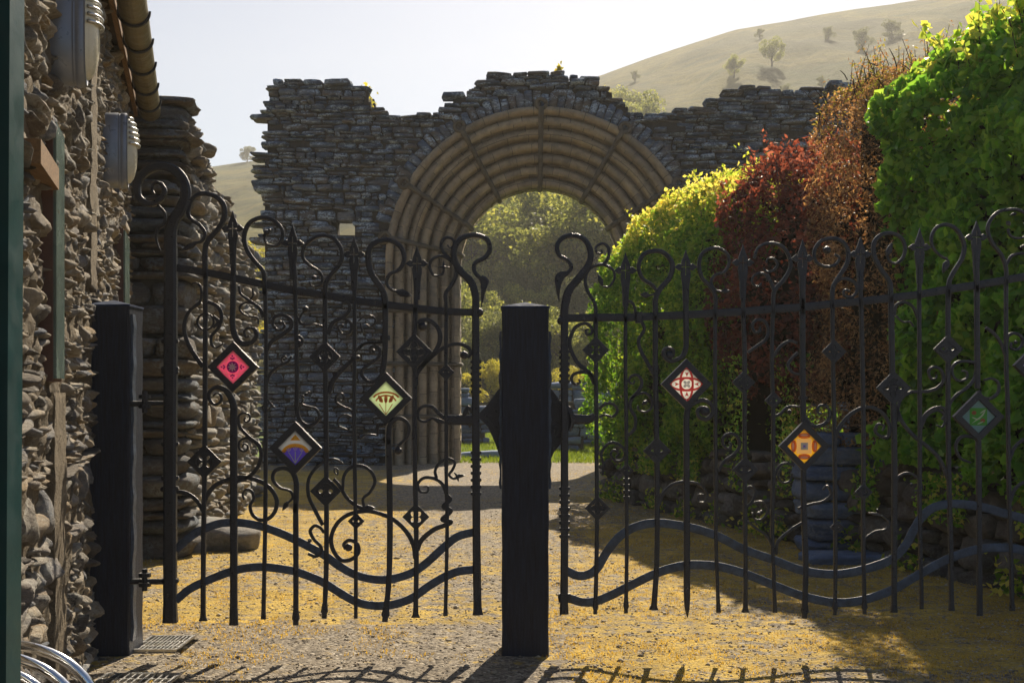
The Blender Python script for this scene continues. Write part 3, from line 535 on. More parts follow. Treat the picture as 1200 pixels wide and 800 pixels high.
bar(GR, [(733, 370), (733, 430), (734, 500), (734, 560), (734.5, 640), (733.5, 718)], 4.4, 'point')
knots(GR, 734.2, [562, 569, 576, 583], 7)
def LB(fr, head, wh, down, w, foot, **k):
    sh = k.pop('start'); lv = [leafshape(fr[0] + a / fr[2], fr[1] + b / fr[2], fr[0] + c / fr[2], fr[1] + d / fr[2], q) for a, b, c, d, q in k.pop('leaves', [])]
    bl = [(fr[0] + a / fr[2], fr[1] + b / fr[2], r) for a, b, r in k.pop('blobs', [])]
    return loopbar(GR, [sh] + Z(*fr, head), wh, down, w, foot, leaves=lv, blobs=bl)
LB(Q, [(140,520),(142,450),(170,390),(222,330),(240,252),(202,190),(140,170),(70,192),(42,260),(62,328),(118,368),(145,400)], [6,6,5.8,5.6,5.2,4.8,4.4,4], [(768, 370), (768, 430), (769, 490), (770, 560), (770, 620), (769, 670), (766, 714)], 6, 'flare', start=(768, 376), leaves=[(108,432,50,425,7)])
SG(GR, Q, [(140,420),(125,426),(100,430)], [2.4, 2, 2])
b = bar(GR, [(803.6, 378), (803.6, 350), (803.6, 332)], 6); finial(b, 803.6, 294, 313)
mbx = MB(); strip(mbx, [(803.8, 360), (804, 395), (803.5, 408), (800, 417), (794, 421), (786, 423), (778.5, 418), (778, 411), (783, 407.5), (789, 411), (788, 418), (783, 418)], [6.4, 6.4, 6, 5.5, 5, 5, 4.6, 4.6, 4.4, 4, 3, 2.6], 0.03); ball(mbx, 784.5, 416, 5.5, flat=0.6); mbx.build('bar', M['iron'], GR)
mbx = MB(); strip(mbx, [(805.5, 723), (805, 700), (804.7, 600), (804.5, 520), (804.5, 490), (807, 477), (815, 471), (826, 469), (834, 475), (835, 484), (828, 491), (819, 488), (818, 480), (825, 477), (829, 482)], [1.2, 7.6, 7, 6.6, 6.4, 6, 5.4, 5, 5, 4.8, 4.6, 4.2, 3.8, 3.2], 0.03); ball(mbx, 826, 481.5, 6, flat=0.6); mbx.build('bar', M['iron'], GR)
LB(Q, [(490,540),(492,440),(460,380),(410,320),(397,240),(422,178),(490,152),(550,178),(573,230),(548,290),(490,312),(467,352),(490,398),(530,408)], [4.6,4.6,4.4,4.2,3.8,3.4,3,2.6], [(838, 367), (838, 440), (838.5, 520), (839, 600), (839, 640), (842, 717)], 4.4, 'plain', start=(838, 373), leaves=[(525,406,580,404,6)])
b = bar(GR, [(871, 372), (870.8, 345), (870.7, 327)], 4.8); finial(b, 870.6, 288, 308)
bar(GR, [(871, 365), (872.5, 420), (872.5, 500), (873, 560), (873.4, 640), (873.4, 717)], 5, 'flare')
LB(T_, [(332,530),(332,430),(350,385),(400,330),(433,250),(400,162),(340,127),(280,130),(237,160),(220,215)], [4.6,4.6,4.8,4.8,4.4,4.2,3.8,3.4,3], [(906, 362), (904.5, 420), (906, 480), (906, 560), (905, 620), (906, 660), (908, 717)], 4.4, 'plain', start=(906, 368))
SG(GR, T_, [(335,400),(310,340),(292,305)], [4,3.8,3.4], extra=[([(275,270),(290,290),(330,285),(355,250),(332,215),(300,215),(290,240)], [2.2,2.8,2.8,2.4,2]), ([(300,345),(285,310),(250,300),(212,322),(210,362),(245,378),(262,358)], [3,2.8,2.6,2.2,1.8])])
b = bar(GR, [(940.4, 368), (940.4, 340), (940.4, 322)], 6.4); finial(b, 940.4, 282, 303)
bar(GR, [(940.4, 350), (940.6, 420), (941, 480), (941.4, 494)], 6.4); collar(GR, 941, 450, 9, 4); collar(GR, 941, 466, 9, 4)
bar(GR, [(941.5, 550), (942, 600), (944, 660), (942.5, 724)], 6.4, 'point')
LB(U_, [(226,530),(230,440),(260,380),(310,300),(320,230),(290,172),(230,147),(162,162),(122,220),(132,285),(190,312),(248,298),(268,262),(240,240)], [5,5,5,5,4.8,4.4,4,3.6,3.2,2.8], [(975.6, 356), (976, 420), (977.6, 500), (979, 600), (979, 660), (978, 720)], 4.6, 'point', start=(975.5, 362), blobs=[(196,215,4.8)])
b = bar(GR, [(1009, 360), (1008.5, 335), (1008.2, 317)], 4.6); finial(b, 1008, 279, 298)
bar(GR, [(1009, 352), (1011, 440), (1012, 520), (1011.5, 600), (1012, 660), (1013, 719)], 4.8, 'point')
LB(X_, [(120,560),(112,455),(62,380),(22,300),(22,222),(62,177),(120,167),(178,192),(203,250),(190,308),(150,343),(112,330),(97,295)], [6,5.8,5.6,5.2,4.8,4.4,4,3.6,3,2.4], [(1044, 348), (1045, 400), (1046, 450), (1048, 520), (1048, 620), (1047.5, 717)], 6.4, 'plain', start=(1044, 354), leaves=[(98,300,125,222,7)])
b = bar(GR, [(1077.2, 352), (1077.4, 330), (1077.6, 309)], 4.6); finial(b, 1077.6, 269, 290)
bar(GR, [(1077, 344), (1077.5, 430), (1078, 520), (1077.6, 600), (1079, 660), (1080, 713)], 4.6, 'plain')
LB(X_, [(457,540),(462,450),(490,390),(538,310),(548,230),(510,152),(450,117),(390,132),(357,190),(367,250),(410,298),(450,318)], [5.2,5.2,5,5,4.8,4.4,4,3.6,3,2.6], [(1111, 339), (1111, 400), (1111, 470), (1112, 560), (1114, 640), (1115, 715)], 5.4, 'plain', start=(1111, 344), leaves=[(455,322,425,400,8)])
b = bar(GR, [(1144.6, 342), (1144.4, 318), (1144, 298)], 6); finial(b, 1144, 260, 278)
bar(GR, [(1144.6, 334), (1145, 400), (1145.5, 455)], 6.2)
bar(GR, [(1146.5, 516), (1147, 560), (1147.5, 640), (1148, 721)], 6.2, 'plain')
LB(BB, [(395,520),(395,430),(370,350),(312,270),(287,200),(302,142),(350,92),(420,77),(480,85),(545,130),(565,200),(540,262),(480,300)], [4.4,4.4,4.2,4,3.8,3.6,3.4,3,2.6], [(1179, 328), (1179, 420), (1181, 480), (1183, 610), (1185, 660), (1186, 715)], 4.6, 'plain', start=(1179, 334))
SG(GR, BB, [(397,400),(430,348),(500,335),(560,370)], [3,3,2.8,2])
SG(GR, BB, [(405,190),(415,225),(450,245),(500,238),(520,190)], [2.4,2.4,2.2,1.8], leaves=[(400,165,420,150,7),(455,100,420,110,4)])
# beyond the frame of the photograph the gate ends in its hinge stile
b = bar(GR, [(1213, 326), (1213, 300), (1213, 280)], 5); finial(b, 1213, 242, 262)
bar(GR, [(1213, 322), (1213, 500), (1215, 716)], 4.8, 'point')
mb = MB(); strip(mb, [(1268, 728), (1268, 560), (1268, 400), (1267, 285), (1258, 240), (1262, 205), (1285, 188), (1310, 200), (1318, 222), (1305, 240), (1285, 235), (1278, 220), (1290, 212)], [16, 15, 15, 14.5, 12, 10.5, 9, 7, 6, 5, 4, 3, 2.2], 0.05); mb.build('hinge_stile', M['iron'], GR)
LB(BB, [(700,480),(705,400),(735,320),(790,230),(790,150),(740,90),(670,85),(620,130),(620,200),(670,250)], [4.6,4.4,4.2,4,3.6,3], [(1240, 316), (1240, 500), (1242, 716)], 4.6, 'plain', start=(1240, 322))
for (x, y, h, k) in [(698,410,15.5,'flower'),(700,595,14.5,'cross'),(769.7,528,16,'eye'),(871,448,13,'cross'),(873,550,15,'eye'),(906,469,10,'four'),(977,412,14,'celtic'),(1046.5,454.5,20,'celtic'),(1011.5,576,10,'swirl'),(1110.5,409,17,'eye'),(734,551,8,'four'),(980,617,7,'four')]: diamond(GR, x, y, h, k)
# scrolls
SG(GR, Mz, [(325,255),(362,215),(366,155),(332,127),(292,148),(300,183),(328,182),(322,162)], [3.4,3.2,2.8,2.2,1.8])
SG(GR, Nz, [(285,300),(250,232),(190,182),(150,112),(138,45),(170,-30),(225,-55),(262,-35),(268,0),(240,10),(232,-15),(250,-22)], [4.4,4.2,4,3.6,3.2,2.8,2.2])
SG(GR, Nz, [(283,290),(265,245),(220,230),(165,240),(147,272),(167,300),(198,290),(190,270)], [3.8,3.6,3.2,2.6,2])
SG(GR, Nz, [(310,445),(350,415),(398,420),(418,458),(388,490),(345,480),(310,492)], [3.2,3,2.8,2.6,2.6])
SG(GR, Nz, [(480,600),(518,560),(522,495),(492,440),(500,390),(548,330),(560,285),(535,248),(498,255),(485,285),(510,298),(518,278)], [3.2,3.4,3.6,3.4,3,2.4,1.8])
SG(GR, P_, [(-10,390),(30,362),(80,352),(118,390),(115,440),(80,463),(42,450),(38,425)], [2.8,2.6,2.4,2], blobs=[(78,408,2.6),(68,414,1.8),(86,402,1.8)])
SG(GR, Nz, [(330,830),(335,770),(322,715),(350,660),(400,642),(448,670),(463,715),(440,748),(400,745),(378,712),(398,685),(425,708),(408,725)], [2.4,2.8,3,3,2.8,2.4,2])
SG(GR, Mz, [(470,460),(505,475),(520,510),(520,545)], [3,3,3]); collar(GR, 748.5, 372, 8, 13)
SG(GR, Q, [(55,575),(75,630),(42,690),(52,750),(85,810),(112,860),(138,905)], [3.2,3.6,3.8,3.8,4])
SG(GR, O_, [(528,205),(550,152),(590,112),(642,97)], [3.6,3.4,3.4], extra=[([(642,97),(710,105),(745,135),(758,165),(748,178)], [3.2,3,2.6,2.2]), ([(758,155),(745,190),(715,190),(712,160),(735,158),(735,175)], [2.6,2.4,2])])
SG(GR, P_, [(510,810),(545,750),(600,712),(632,665),(622,610),(580,590),(540,608),(535,650),(565,678),(585,655),(572,640)], [3,3.2,3.4,3.2,3,2.6,2])
SG(GR, T_, [(182,765),(230,730),(285,690),(302,635),(280,582),(232,575),(208,608),(222,645),(252,640),(252,612)], [3,3.2,3.4,3.2,3,2.6,2])
SG(GR, R_, [(345,270),(372,240),(383,200),(360,180),(342,200),(362,218)], [2.6,2.6,2.4,2])
SG(GR, R_, [(350,330),(390,362),(430,390),(460,445)], [2.6,2.8,3], extra=[([(365,255),(410,245),(437,280),(412,320),(378,318),(370,292)], [2.4,2.4,2.2,1.8])], blobs=[(398,298,3),(408,290,2.2)])
SG(GR, R_, [(470,470),(480,415),(540,362),(584,335)], [3.2,3.2,3])
SG(GR, S_, [(330,145),(370,82),(425,47),(470,60)], [3,3.2,3,2.6]); SG(GR, S_, [(475,115),(432,158),(418,195),(450,235),(520,242)], [3,3,2.8,2.6])
SG(GR, S_, [(322,490),(370,475),(418,432),(500,432)], [3,2.8,2.6,2.4], blobs=[(425,462,3)])
SG(GR, R_, [(462,150),(480,102),(510,82),(548,92)], [2.4,3,3,2.4], extra=[([(492,108),(480,140),(500,165),(530,158),(540,125)], [2.8,2.8,2.6,2.2])])
SG(GR, V_, [(58,480),(98,535),(150,545),(200,515),(212,460),(185,425),(150,430),(140,465),(165,472)], [4.4,4,3.6,3.2,2.8,2.2])
SG(GR, W_, [(50,318),(100,302),(150,290),(180,262),(165,230),(148,245)], [2.6,2.8,2.8,2.4,2])
SG(GR, U_, [(245,405),(290,382),(350,400),(372,450),(342,490),(295,480),(300,448),(330,455)], [3.4,3.4,3,2.6,2])
SG(GR, V_, [(243,620),(270,550),(330,480),(400,440),(470,440),(530,480),(562,550),(550,610),(510,605),(478,575),(495,535),(530,545),(520,572)], [4,4,3.8,3.6,3.2,2.8,2.2])
SG(GR, W_, [(312,435),(350,410),(395,400),(405,370),(378,345)], [2.6,2.8,2.6,2], leaves=[(375,345,325,335,4)], blobs=[(360,325,1.8)])
SG(GR, Y_, [(205,760),(195,680),(220,600),(280,553),(350,546),(430,540),(490,512),(527,460),(505,385),(450,370),(420,400),(435,450),(472,450),(475,422)], [3.4,3.4,3.4,3.4,3.2,3,2.6,2])
SG(GR, X_, [(140,650),(150,590),(200,570),(250,600),(278,665)], [2.8,3,3,3], extra=[([(150,650),(190,685),(230,685),(252,712)], [2.2,2.2,2])])
SG(GR, Z_, [(0,-10),(20,40),(60,90),(110,130),(155,175),(188,250)], [4,4,4,4], extra=[([(88,70),(112,20),(150,2),(178,25),(168,60),(145,55)], [3.4,3.2,2.8,2])])
SG(GR, Z_, [(-5,270),(10,240),(45,228),(80,248),(92,285),(60,292)], [2.8,2.8,2.6,2], blobs=[(55,270,2.2)])
SG(GR, AA, [(75,650),(90,615),(130,570),(200,520),(252,462),(268,400)], [3.2,3.2,3.2,3])
SG(GR, AA, [(268,337),(200,327),(130,337),(95,382),(108,440),(150,468),(200,452),(202,405),(165,395)], [3,3,3,2.8,2.4,2])
SG(GR, Y_, [(365,800),(390,722),(450,672),(520,662),(540,700),(520,750)], [3.8,3.8,3.6,3])
SG(GR, AA, [(285,540),(318,588),(380,592),(428,550),(430,485),(385,452),(325,462)], [3.4,3.4,3.2,2.8,2.2])
SG(GR, Z_, [(300,120),(280,100),(238,97),(215,130),(230,172),(268,190)], [3.6,3.4,3.2,2.8,2.2])
SG(GR, AA, [(340,85),(400,130),(450,200),(482,290)], [3.2,3.4,3.4,3])
SG(GR, AA, [(490,190),(500,145),(545,125),(595,150),(605,200),(570,240),(520,232),(525,190)], [3.4,3.2,2.8,2.2], blobs=[(555,190,2.4)])
SG(GR, Z_, [(408,185),(428,135),(465,105),(510,95)], [3.2,3.2,3]); SG(GR, Z_, [(408,340),(430,285),(465,260),(510,262)], [3.2,3.2,3])
# panels
d4 = ringq('red', 0, 0, 0.97, 0.42, 0.13) + ringq('red', 0, 0, 0.97, 0.42, 0.13, 90) + ringq('red', 0, 0, 0.40, 0.40, 0.10)
for a in range(0, 360, 90): d4 += [('red', [(0.42 * math.cos(math.radians(a)), 0.42 * math.sin(math.radians(a))), (0.7 * math.cos(math.radians(a + 9)), 0.7 * math.sin(math.radians(a + 9))), (0.64 * math.cos(math.radians(a)), 0.64 * math.sin(math.radians(a))), (0.7 * math.cos(math.radians(a - 9)), 0.7 * math.sin(math.radians(a - 9)))]), ('grey', pell(0.14 * math.cos(math.radians(a + 45)), 0.14 * math.sin(math.radians(a + 45)), 0.11, 0.08, a + 45))]
panel(GR, 804, 450, 29, 20.5, 'white', d4, 'white enamel with a red interlaced knot')
d5 = []
for a in range(0, 360, 90):
    ca, sa = math.cos(math.radians(a + 45)), math.sin(math.radians(a + 45))
    d5 += [('white', [(0, 0), (0.36 * ca - .0, 0.36 * sa), (0.62 * math.cos(math.radians(a + 62)), 0.62 * math.sin(math.radians(a + 62))), (0.62 * math.cos(math.radians(a + 28)), 0.62 * math.sin(math.radians(a + 28)))])]
d5 = [('white', [(-0.42, -0.42), (0.42, -0.42), (0.42, 0.42), (-0.42, 0.42)])]
for a in range(0, 360, 90):
    ca, sa = math.cos(math.radians(a)), math.sin(math.radians(a)); d5 += [('rust', pell(0.58 * ca, 0.58 * sa, 0.16, 0.34, a, 16)), ('cream', pell(0.62 * ca, 0.62 * sa, 0.06, 0.22, a, 12)), ('orange', pell(0.5 * ca, 0.5 * sa, 0.035, 0.25, a, 10))]
d5 += [('sky', [(-0.2, -0.2), (0.2, -0.2), (0.2, 0.2), (-0.2, 0.2)]), ('blue', pell(0, 0, 0.1, 0.03, 45)), ('blue', pell(0, 0, 0.1, 0.03, -45))]
panel(GR, 942, 522.5, 29, 21, 'yellow', d5, 'yellow enamel with orange arcs and a blue square')
d6 = [('leaf', [(-0.5, -0.5), (0.5, -0.5), (0.5, 0.5), (-0.5, 0.5)]), ('rust', pell(-0.25, -0.22, 0.14, 0.12)), ('rust', pell(0.25, 0.22, 0.14, 0.12)), ('mint', [(-0.42, 0.42), (-0.1, 0.12), (0.1, -0.02), (0.42, -0.4), (0.3, -0.1), (0.05, 0.15), (-0.1, 0.22)]), ('mint', pell(0.25, -0.3, 0.2, 0.04, -35)), ('mint', pell(-0.2, 0.1, 0.2, 0.04, 20)), ('mint', pell(0.1, 0.35, 0.2, 0.04, -25))]
panel(GR, 1146, 488, 29, 20.5, 'teal', d6, 'green enamel with leaves in a square')
panel(GR, 1217, 428, 29, 20.5, 'lilac', [('white', pell(0, 0, 0.5, 0.5)), ('blue', pell(0, 0, 0.2, 0.2))], 'lilac enamel')

# ================================================================== posts
def post(x0, x1, ytop, yshould, ybase, label, y=7.0, depth=0.27):
    """square dark timber post with pyramid cap: front face pixels at depth y"""
    a = W(x0, ytop, y); b_ = W(x1, yshould, y); X0, X1 = a[0], b_[0]; zt = a[2]; zs = b_[2]; cx = (X0 + X1) / 2; cy = y + depth / 2
    t = thing('gate_post', (cx, cy, 0), label, 'gate post', 'timber gate posts')
    mb = MB(); c = 0.008; V = []; Fc = []
    def ring(z, g=0.0, cc=c): return [(X0+cc-g, y-g, z),(X1-cc+g, y-g, z),(X1+g, y+cc-g, z),(X1+g, y+depth-cc+g, z),(X1-cc+g, y+depth+g, z),(X0+cc-g, y+depth+g, z),(X0-g, y+depth-cc+g, z),(X0-g, y+cc-g, z)]
    zs_list = [-0.15] + list(np.linspace(0.02, zs, 14))
    for i, z in enumerate(zs_list): V += ring(z, 0.002 * math.sin(i * 2.3))
    for i in range(len(zs_list) - 1):
        for k in range(8): Fc.append((i*8+k, i*8+(k+1)%8, (i+1)*8+(k+1)%8, (i+1)*8+k))
    mb.add(V, Fc)
    mb.build('shaft', M['post'], t)
    m2 = MB(); r0 = ring(zs + 0.001, 0.006); r1 = ring(zs + 0.012, 0.006); n0 = len(r0)
    m2.add(r0 + r1 + [(cx, cy, zt)], [(k, (k+1)%8, 8+(k+1)%8, 8+k) for k in range(8)] + [(8+k, 8+(k+1)%8, 16) for k in range(8)] + [tuple(range(7, -1, -1))]); m2.build('cap', M['post_cap'], t)
    return t, X0, X1
PL, plx0, plx1 = post(98, 151, 349.5, 359, 768, 'dark timber post by the rubble building wall, carrying the shorter gate')
PM, pmx0, pmx1 = post(588, 643, 352, 361, 768, 'dark timber post in the middle, between the two iron gates')
PR, prx0, prx1 = post(1315, 1370, 352, 361, 768, 'dark timber post at the far right end, carrying the longer gate')
def side_strap(t, x, z0, z1, y, s=1, label=None):
    """twisted iron strap down a post's side with rings"""
    mb = MB(); n = 26; V = []; Fc = []
    for i in range(n):
        z = z0 + (z1 - z0) * i / (n - 1); w = 0.011 + 0.006 * (math.sin(i * 1.9) > 0.3); yy = y + 0.006 * math.sin(i * 0.9)
        V += [(x, yy - 0.03, z), (x + s * w, yy - 0.03 + 0.004, z), (x + s * w, yy + 0.03, z), (x, yy + 0.03, z)]
    for i in range(n - 1):
        for k in range(4): Fc.append((i*4+k, i*4+(k+1)%4, i*4+4+(k+1)%4, i*4+4+k))
    mb.add(V, Fc); mb.build('iron_strap', M['iron_worn'], t)
side_strap(PL, plx1 + 0.001, 0.08, 1.95, 7.06)
side_strap(PM, pmx0 - 0.001, 0.95, 1.85, 7.05, -1); side_strap(PM, pmx1 + 0.001, 0.95, 1.85, 7.05, 1)
def tube3(mb, pts, rad, n=10, m=0):
    P = [Vector(p) for p in pts]; V = []; Fc = []; up = Vector((0, 0, 1)); prev = None
    for i, p in enumerate(P):
        t = (P[min(i+1, len(P)-1)] - P[max(0, i-1)]).normalized()
        if prev is None:
            a = t.orthogonal().normalized()
        else: a = (prev - t * prev.dot(t)).normalized()
        prev = a; b = t.cross(a); r = rad[i] if isinstance(rad, (list, tuple)) else rad
        for k in range(n):
            q = 2 * math.pi * k / n; V.append(tuple(p + a * (r * math.cos(q)) + b * (r * math.sin(q))))
    for i in range(len(P) - 1):
        for k in range(n): Fc.append((i*n+k, i*n+(k+1)%n, (i+1)*n+(k+1)%n, (i+1)*n+k))
    Fc.append(tuple(range(n-1, -1, -1))); Fc.append(tuple(range((len(P)-1)*n, len(P)*n))); mb.add(V, Fc, m); return mb
def hinge(t, px0, px1, py):
    a = W(px0, py, 7.03); b = W(px1, py, 7.03); mb = MB()
    tube3(mb, [(a[0] - 0.02, 7.03, a[2]), (b[0], 7.03, b[2])], 0.017); c = (a[0] * 0.55 + b[0] * 0.45)
    for dz in (-0.025, 0.03): tube3(mb, [(c, 7.01, a[2] + dz), (c, 7.01, a[2] + dz + 0.022)], 0.035, 10)
    tube3(mb, [(c, 7.01, a[2] - 0.05), (c, 7.01, a[2] + 0.075)], 0.016, 8); mb.build('hinge_pin', M['iron'], t)
hinge(PL, 152, 194, 473); hinge(PL, 152, 194, 681); hinge(PR, 1275, 1318, 473); hinge(PR, 1275, 1318, 681)
# latch plates of the centre post: ornamented diamond iron plate clasping the back of the shaft
V, Fc = plate([(615.5, 424), (588, 453), (559, 487), (588, 520), (615.5, 551), (646, 520), (664, 503), (671, 487), (664, 470), (646, 453)], [], 0.016, 7.0 + 0.05, 0.003)
def halfplate(side):
    pts = [(589.5, 451), (583, 458), (572, 474), (559, 487), (572, 500), (581, 520), (589.5, 546)] if side < 0 else [(641.5, 451), (648, 458), (656, 469), (669, 477), (672.5, 487), (669, 500), (660, 516), (649, 530), (641.5, 546)][::-1]
    V, Fc = plate(pts, [], 0.016, 7.06, 0.003); mb = MB().add(V, Fc)
    for (x, y) in ([(580, 478), (576, 490), (583, 505), (584, 468)] if side < 0 else [(650, 474), (655, 512), (650, 500), (662, 486)]): ball(mb, x, y, 3.0, dy=0.052, flat=0.5)
    q = [(582, 470), (574, 480), (568, 487), (576, 497), (582, 508)] if side < 0 else [(649, 470), (658, 478), (664, 487), (658, 500), (650, 512)]
    strip(mb, q, 1.8, 0.012, 0.05); return mb.build('latch_plate', M['iron'], PM)
halfplate(-1); halfplate(1)
# latch bars (part of the gates)
mb = MB(); strip(mb, [(523, 492), (540, 492), (556, 492)], [11, 11.5, 12], 0.03, 0.0); strip(mb, [(541, 493), (545, 484), (549, 477), (553, 484)], [4, 5, 5, 3], 0.05); mb.build('latch_bar', M['iron'], GL)
mb = MB(); strip(mb, [(672, 491), (690, 491), (697, 486)], [12, 10, 6], 0.03, 0.0); strip(mb, [(664, 476), (669, 484), (671, 495), (667, 505)], [5, 6, 5, 4], 0.05); mb.build('latch_bar', M['iron'], GR)
# ================================================================== stone laying
def lattice(n):
    """surface lattice of a cube: verts in [-1,1]^3 and quads"""
    idx = {}; V = []; Fq = []
    def vid(i, j, k):
        key = (i, j, k)
        if key not in idx: idx[key] = len(V); V.append((2*i/n-1, 2*j/n-1, 2*k/n-1))
        return idx[key]
    for a in range(n):
        for b in range(n):
            Fq += [(vid(a,b,0), vid(a,b+1,0), vid(a+1,b+1,0), vid(a+1,b,0)), (vid(a,b,n), vid(a+1,b,n), vid(a+1,b+1,n), vid(a,b+1,n)),
                   (vid(a,0,b), vid(a+1,0,b), vid(a+1,0,b+1), vid(a,0,b+1)), (vid(a,n,b), vid(a,n,b+1), vid(a+1,n,b+1), vid(a+1,n,b)),
                   (vid(0,a,b), vid(0,a,b+1), vid(0,a+1,b+1), vid(0,a+1,b)), (vid(n,a,b), vid(n,a+1,b), vid(n,a+1,b+1), vid(n,a,b+1))]
    return np.array(V, float), np.array(Fq)
LAT = {n: lattice(n) for n in (2, 3, 4, 5)}
def stones_mesh(name, S, mats, parent, n=3, kpow=7, noise_amp=0.10, axes=None, origin=None, tilt=0.04, flat=False):
    """S rows: s, d, z, half-length, half-depth, half-height (along axes u, v(normal), z); one mesh"""
    S = np.asarray(S, float); base, fq = LAT[n]; N_ = len(S); nv = len(base)
    kn = (np.abs(base) ** kpow).sum(1) ** (1 / kpow); b = base / kn[:, None]
    P = np.repeat(b[None], N_, 0)
    ph = RNG.uniform(0, 6.28, (N_, 6)); fr = RNG.uniform(1.2, 2.8, (N_, 6))
    for ax in range(3):
        o1, o2 = (ax + 1) % 3, (ax + 2) % 3
        P[:, :, ax] *= 1 + noise_amp * (np.sin(b[None, :, o1] * fr[:, ax, None] + ph[:, ax, None]) + 0.8 * np.sin(b[None, :, o2] * fr[:, ax + 3, None] + ph[:, ax + 3, None]))
    P += RNG.normal(0, noise_amp * 0.2, P.shape)
    # slight tilt
    th = RNG.normal(0, tilt, N_)
    P *= S[:, None, 3:6]
    x = P[:, :, 0].copy(); z = P[:, :, 2].copy()
    P[:, :, 0] = x * np.cos(th)[:, None] - z * np.sin(th)[:, None]; P[:, :, 2] = x * np.sin(th)[:, None] + z * np.cos(th)[:, None]
    P += S[:, None, 0:3]
    u, v = axes if axes else ((1, 0), (0, 1)); o = origin or (0, 0)
    X = o[0] + P[:, :, 0] * u[0] + P[:, :, 1] * v[0]; Yv = o[1] + P[:, :, 0] * u[1] + P[:, :, 1] * v[1]
    VV = np.stack([X, Yv, P[:, :, 2]], -1).reshape(-1, 3)
    FF = (fq[None] + (np.arange(N_) * nv)[:, None, None]).reshape(-1, 4)
    if u[0] * v[1] - u[1] * v[0] < 0: FF = FF[:, ::-1]
    rnd = np.repeat(RNG.uniform(0, 1, N_), nv)
    return mk(name, VV, FF.astype(np.int64), mats, parent, smooth=(n > 2 and not flat), rnd=rnd)
def lay(s0, s1, z0, top, ch, ln, keep=lambda s, z: True, gap=0.008, wave=0.02, dep=0.2, jit=0.02, d=0.0, out=None):
    """courses of stones. returns rows"""
    R = out if out is not None else []; z = z0; zmax = max(top(s0 + (s1 - s0) * i / 60) for i in range(61))
    while z < zmax:
        h = random.uniform(*ch) * (1.6 if random.random() < 0.10 else 1); s = s0 - random.uniform(0, ln[0]); ph = random.uniform(0, 6)
        while s < s1:
            L = random.uniform(*ln) * (1 if random.random() < 0.8 else 0.55); c = s + L / 2; zz = z + h / 2 + wave * math.sin(c * 1.3 + ph * 0.2)
            if c > s0 - 0.02 and c < s1 + 0.02 and zz < top(c) + 0.0 * h and keep(c, zz):
                hh = h
                if random.random() < 0.22 and h > ch[0] * 1.3:   # two thin stones in place of one
                    for q in (-0.25, 0.25): R.append((c, d + random.gauss(0, jit), zz + q * h, L / 2 - gap / 2, dep, h / 4 - gap / 2))
                else: R.append((c, d + random.gauss(0, jit), zz, L / 2 - gap / 2, dep, hh / 2 - gap / 2))
            s += L
        z += h
    return R
def colcore(name, s0, s1, ds, ints, d0, d1, mat, parent, axes, origin):
    """bedding mortar core made of columns; ints(s) -> list of (z0,z1)"""
    mb = MB(); u, v = axes; n = int((s1 - s0) / ds)
    for i in range(n):
        a = s0 + i * ds; b = a + ds - 0.0005; e = 0.003 * (i % 3)
        for z0, z1 in ints((a + b) / 2):
            if z1 - z0 < 0.03: continue
            P = []
            for z in (z0, z1):
                for s, d in ((a, d0 + e), (b, d0 + e), (b, d1 - e), (a, d1 - e)): P.append((origin[0] + u[0]*s + v[0]*d, origin[1] + u[1]*s + v[1]*d, z))
            mb.add(P, [(3,2,1,0),(4,5,6,7),(0,1,5,4),(1,2,6,5),(2,3,7,6),(3,0,4,7)])
    return mb.build(name, mat, parent)
def interp(tab): 
    xs = [a for a, b in tab]; ys = [b for a, b in tab]
    return lambda x: float(np.interp(x, xs, ys))

# ================================================================== ruined wall with the great arch
AY = 25.4; K4 = AY / F; ACX = (634 - 600) * K4; SPR = EYE + (HOR - 308) * K4
def toX(px): return (px - 600) * K4
def toZ(py): return EYE + (HOR - py) * K4
topraw = [(300,400),(302,216),(304,150),(308,122),(311,96),(318,92),(394,91),(397,97),(428,98),(432,104),(433,126),(447,128),(449,133),(500,133),(510,126),(529,119),(531,110),(549,106),(551,97),(579,93),(581,85),(598,85),(600,82),(656,84),(659,88),(699,91),(702,99),(716,101),(719,110),(736,119),(739,128),(750,130),(790,128),(828,122),(832,109),(860,107),(862,100),(905,99),(908,106),(944,108),(947,102),(975,101),(977,94),(1012,94),(1014,86),(1035,85),(1080,84),(1180,80),(1300,84)]
TOPX = interp([(toX(a), toZ(b)) for a, b in topraw]); topw = lambda s: TOPX(s)
ledge = [(92, 316), (110, 307), (125, 308), (140, 304), (150, 312), (170, 307), (200, 301), (215, 307), (235, 311), (250, 308), (270, 303), (300, 305), (560, 300)]
LE = interp([(-b, toX(c)) for b, c in sorted([(b, c) for b, c in ledge], reverse=True)])
ROUT = 178 * K4; ARCHW = thing('ruined_abbey_wall', (ACX, AY, 0), 'tall ruined slate wall pierced by the great moulded round arch', 'ruined wall')
def inarch(s, z, r):
    return (abs(s - ACX) < r) if z < SPR else math.hypot(s - ACX, z - SPR) < r
HOLE = (toX(401.5), toX(414), toZ(275), toZ(262))
def keepA(s, z, back=0.0):
    if inarch(s, z, ROUT + 0.03): return False
    if 0 < math.hypot(s - ACX, z - SPR) < ROUT + 0.40 and z > SPR + 0.6: return False
    if HOLE[0] - 0.16 - back * 0.3 < s < HOLE[1] + 0.16 and HOLE[2] - 0.04 < z < HOLE[3] + 0.05 + back * 0.25: return False
    for (px, py) in ((932, 160), (786, 150), (352, 168)):
        if abs(s - toX(px)) < 0.17 and abs(z - toZ(py)) < 0.12: return False
    py = HOR - (z - EYE) / K4
    return s > LE(-py) + random.uniform(-0.13, 0.06)
AX = ((1, 0), (0, 1)); TH = 1.5
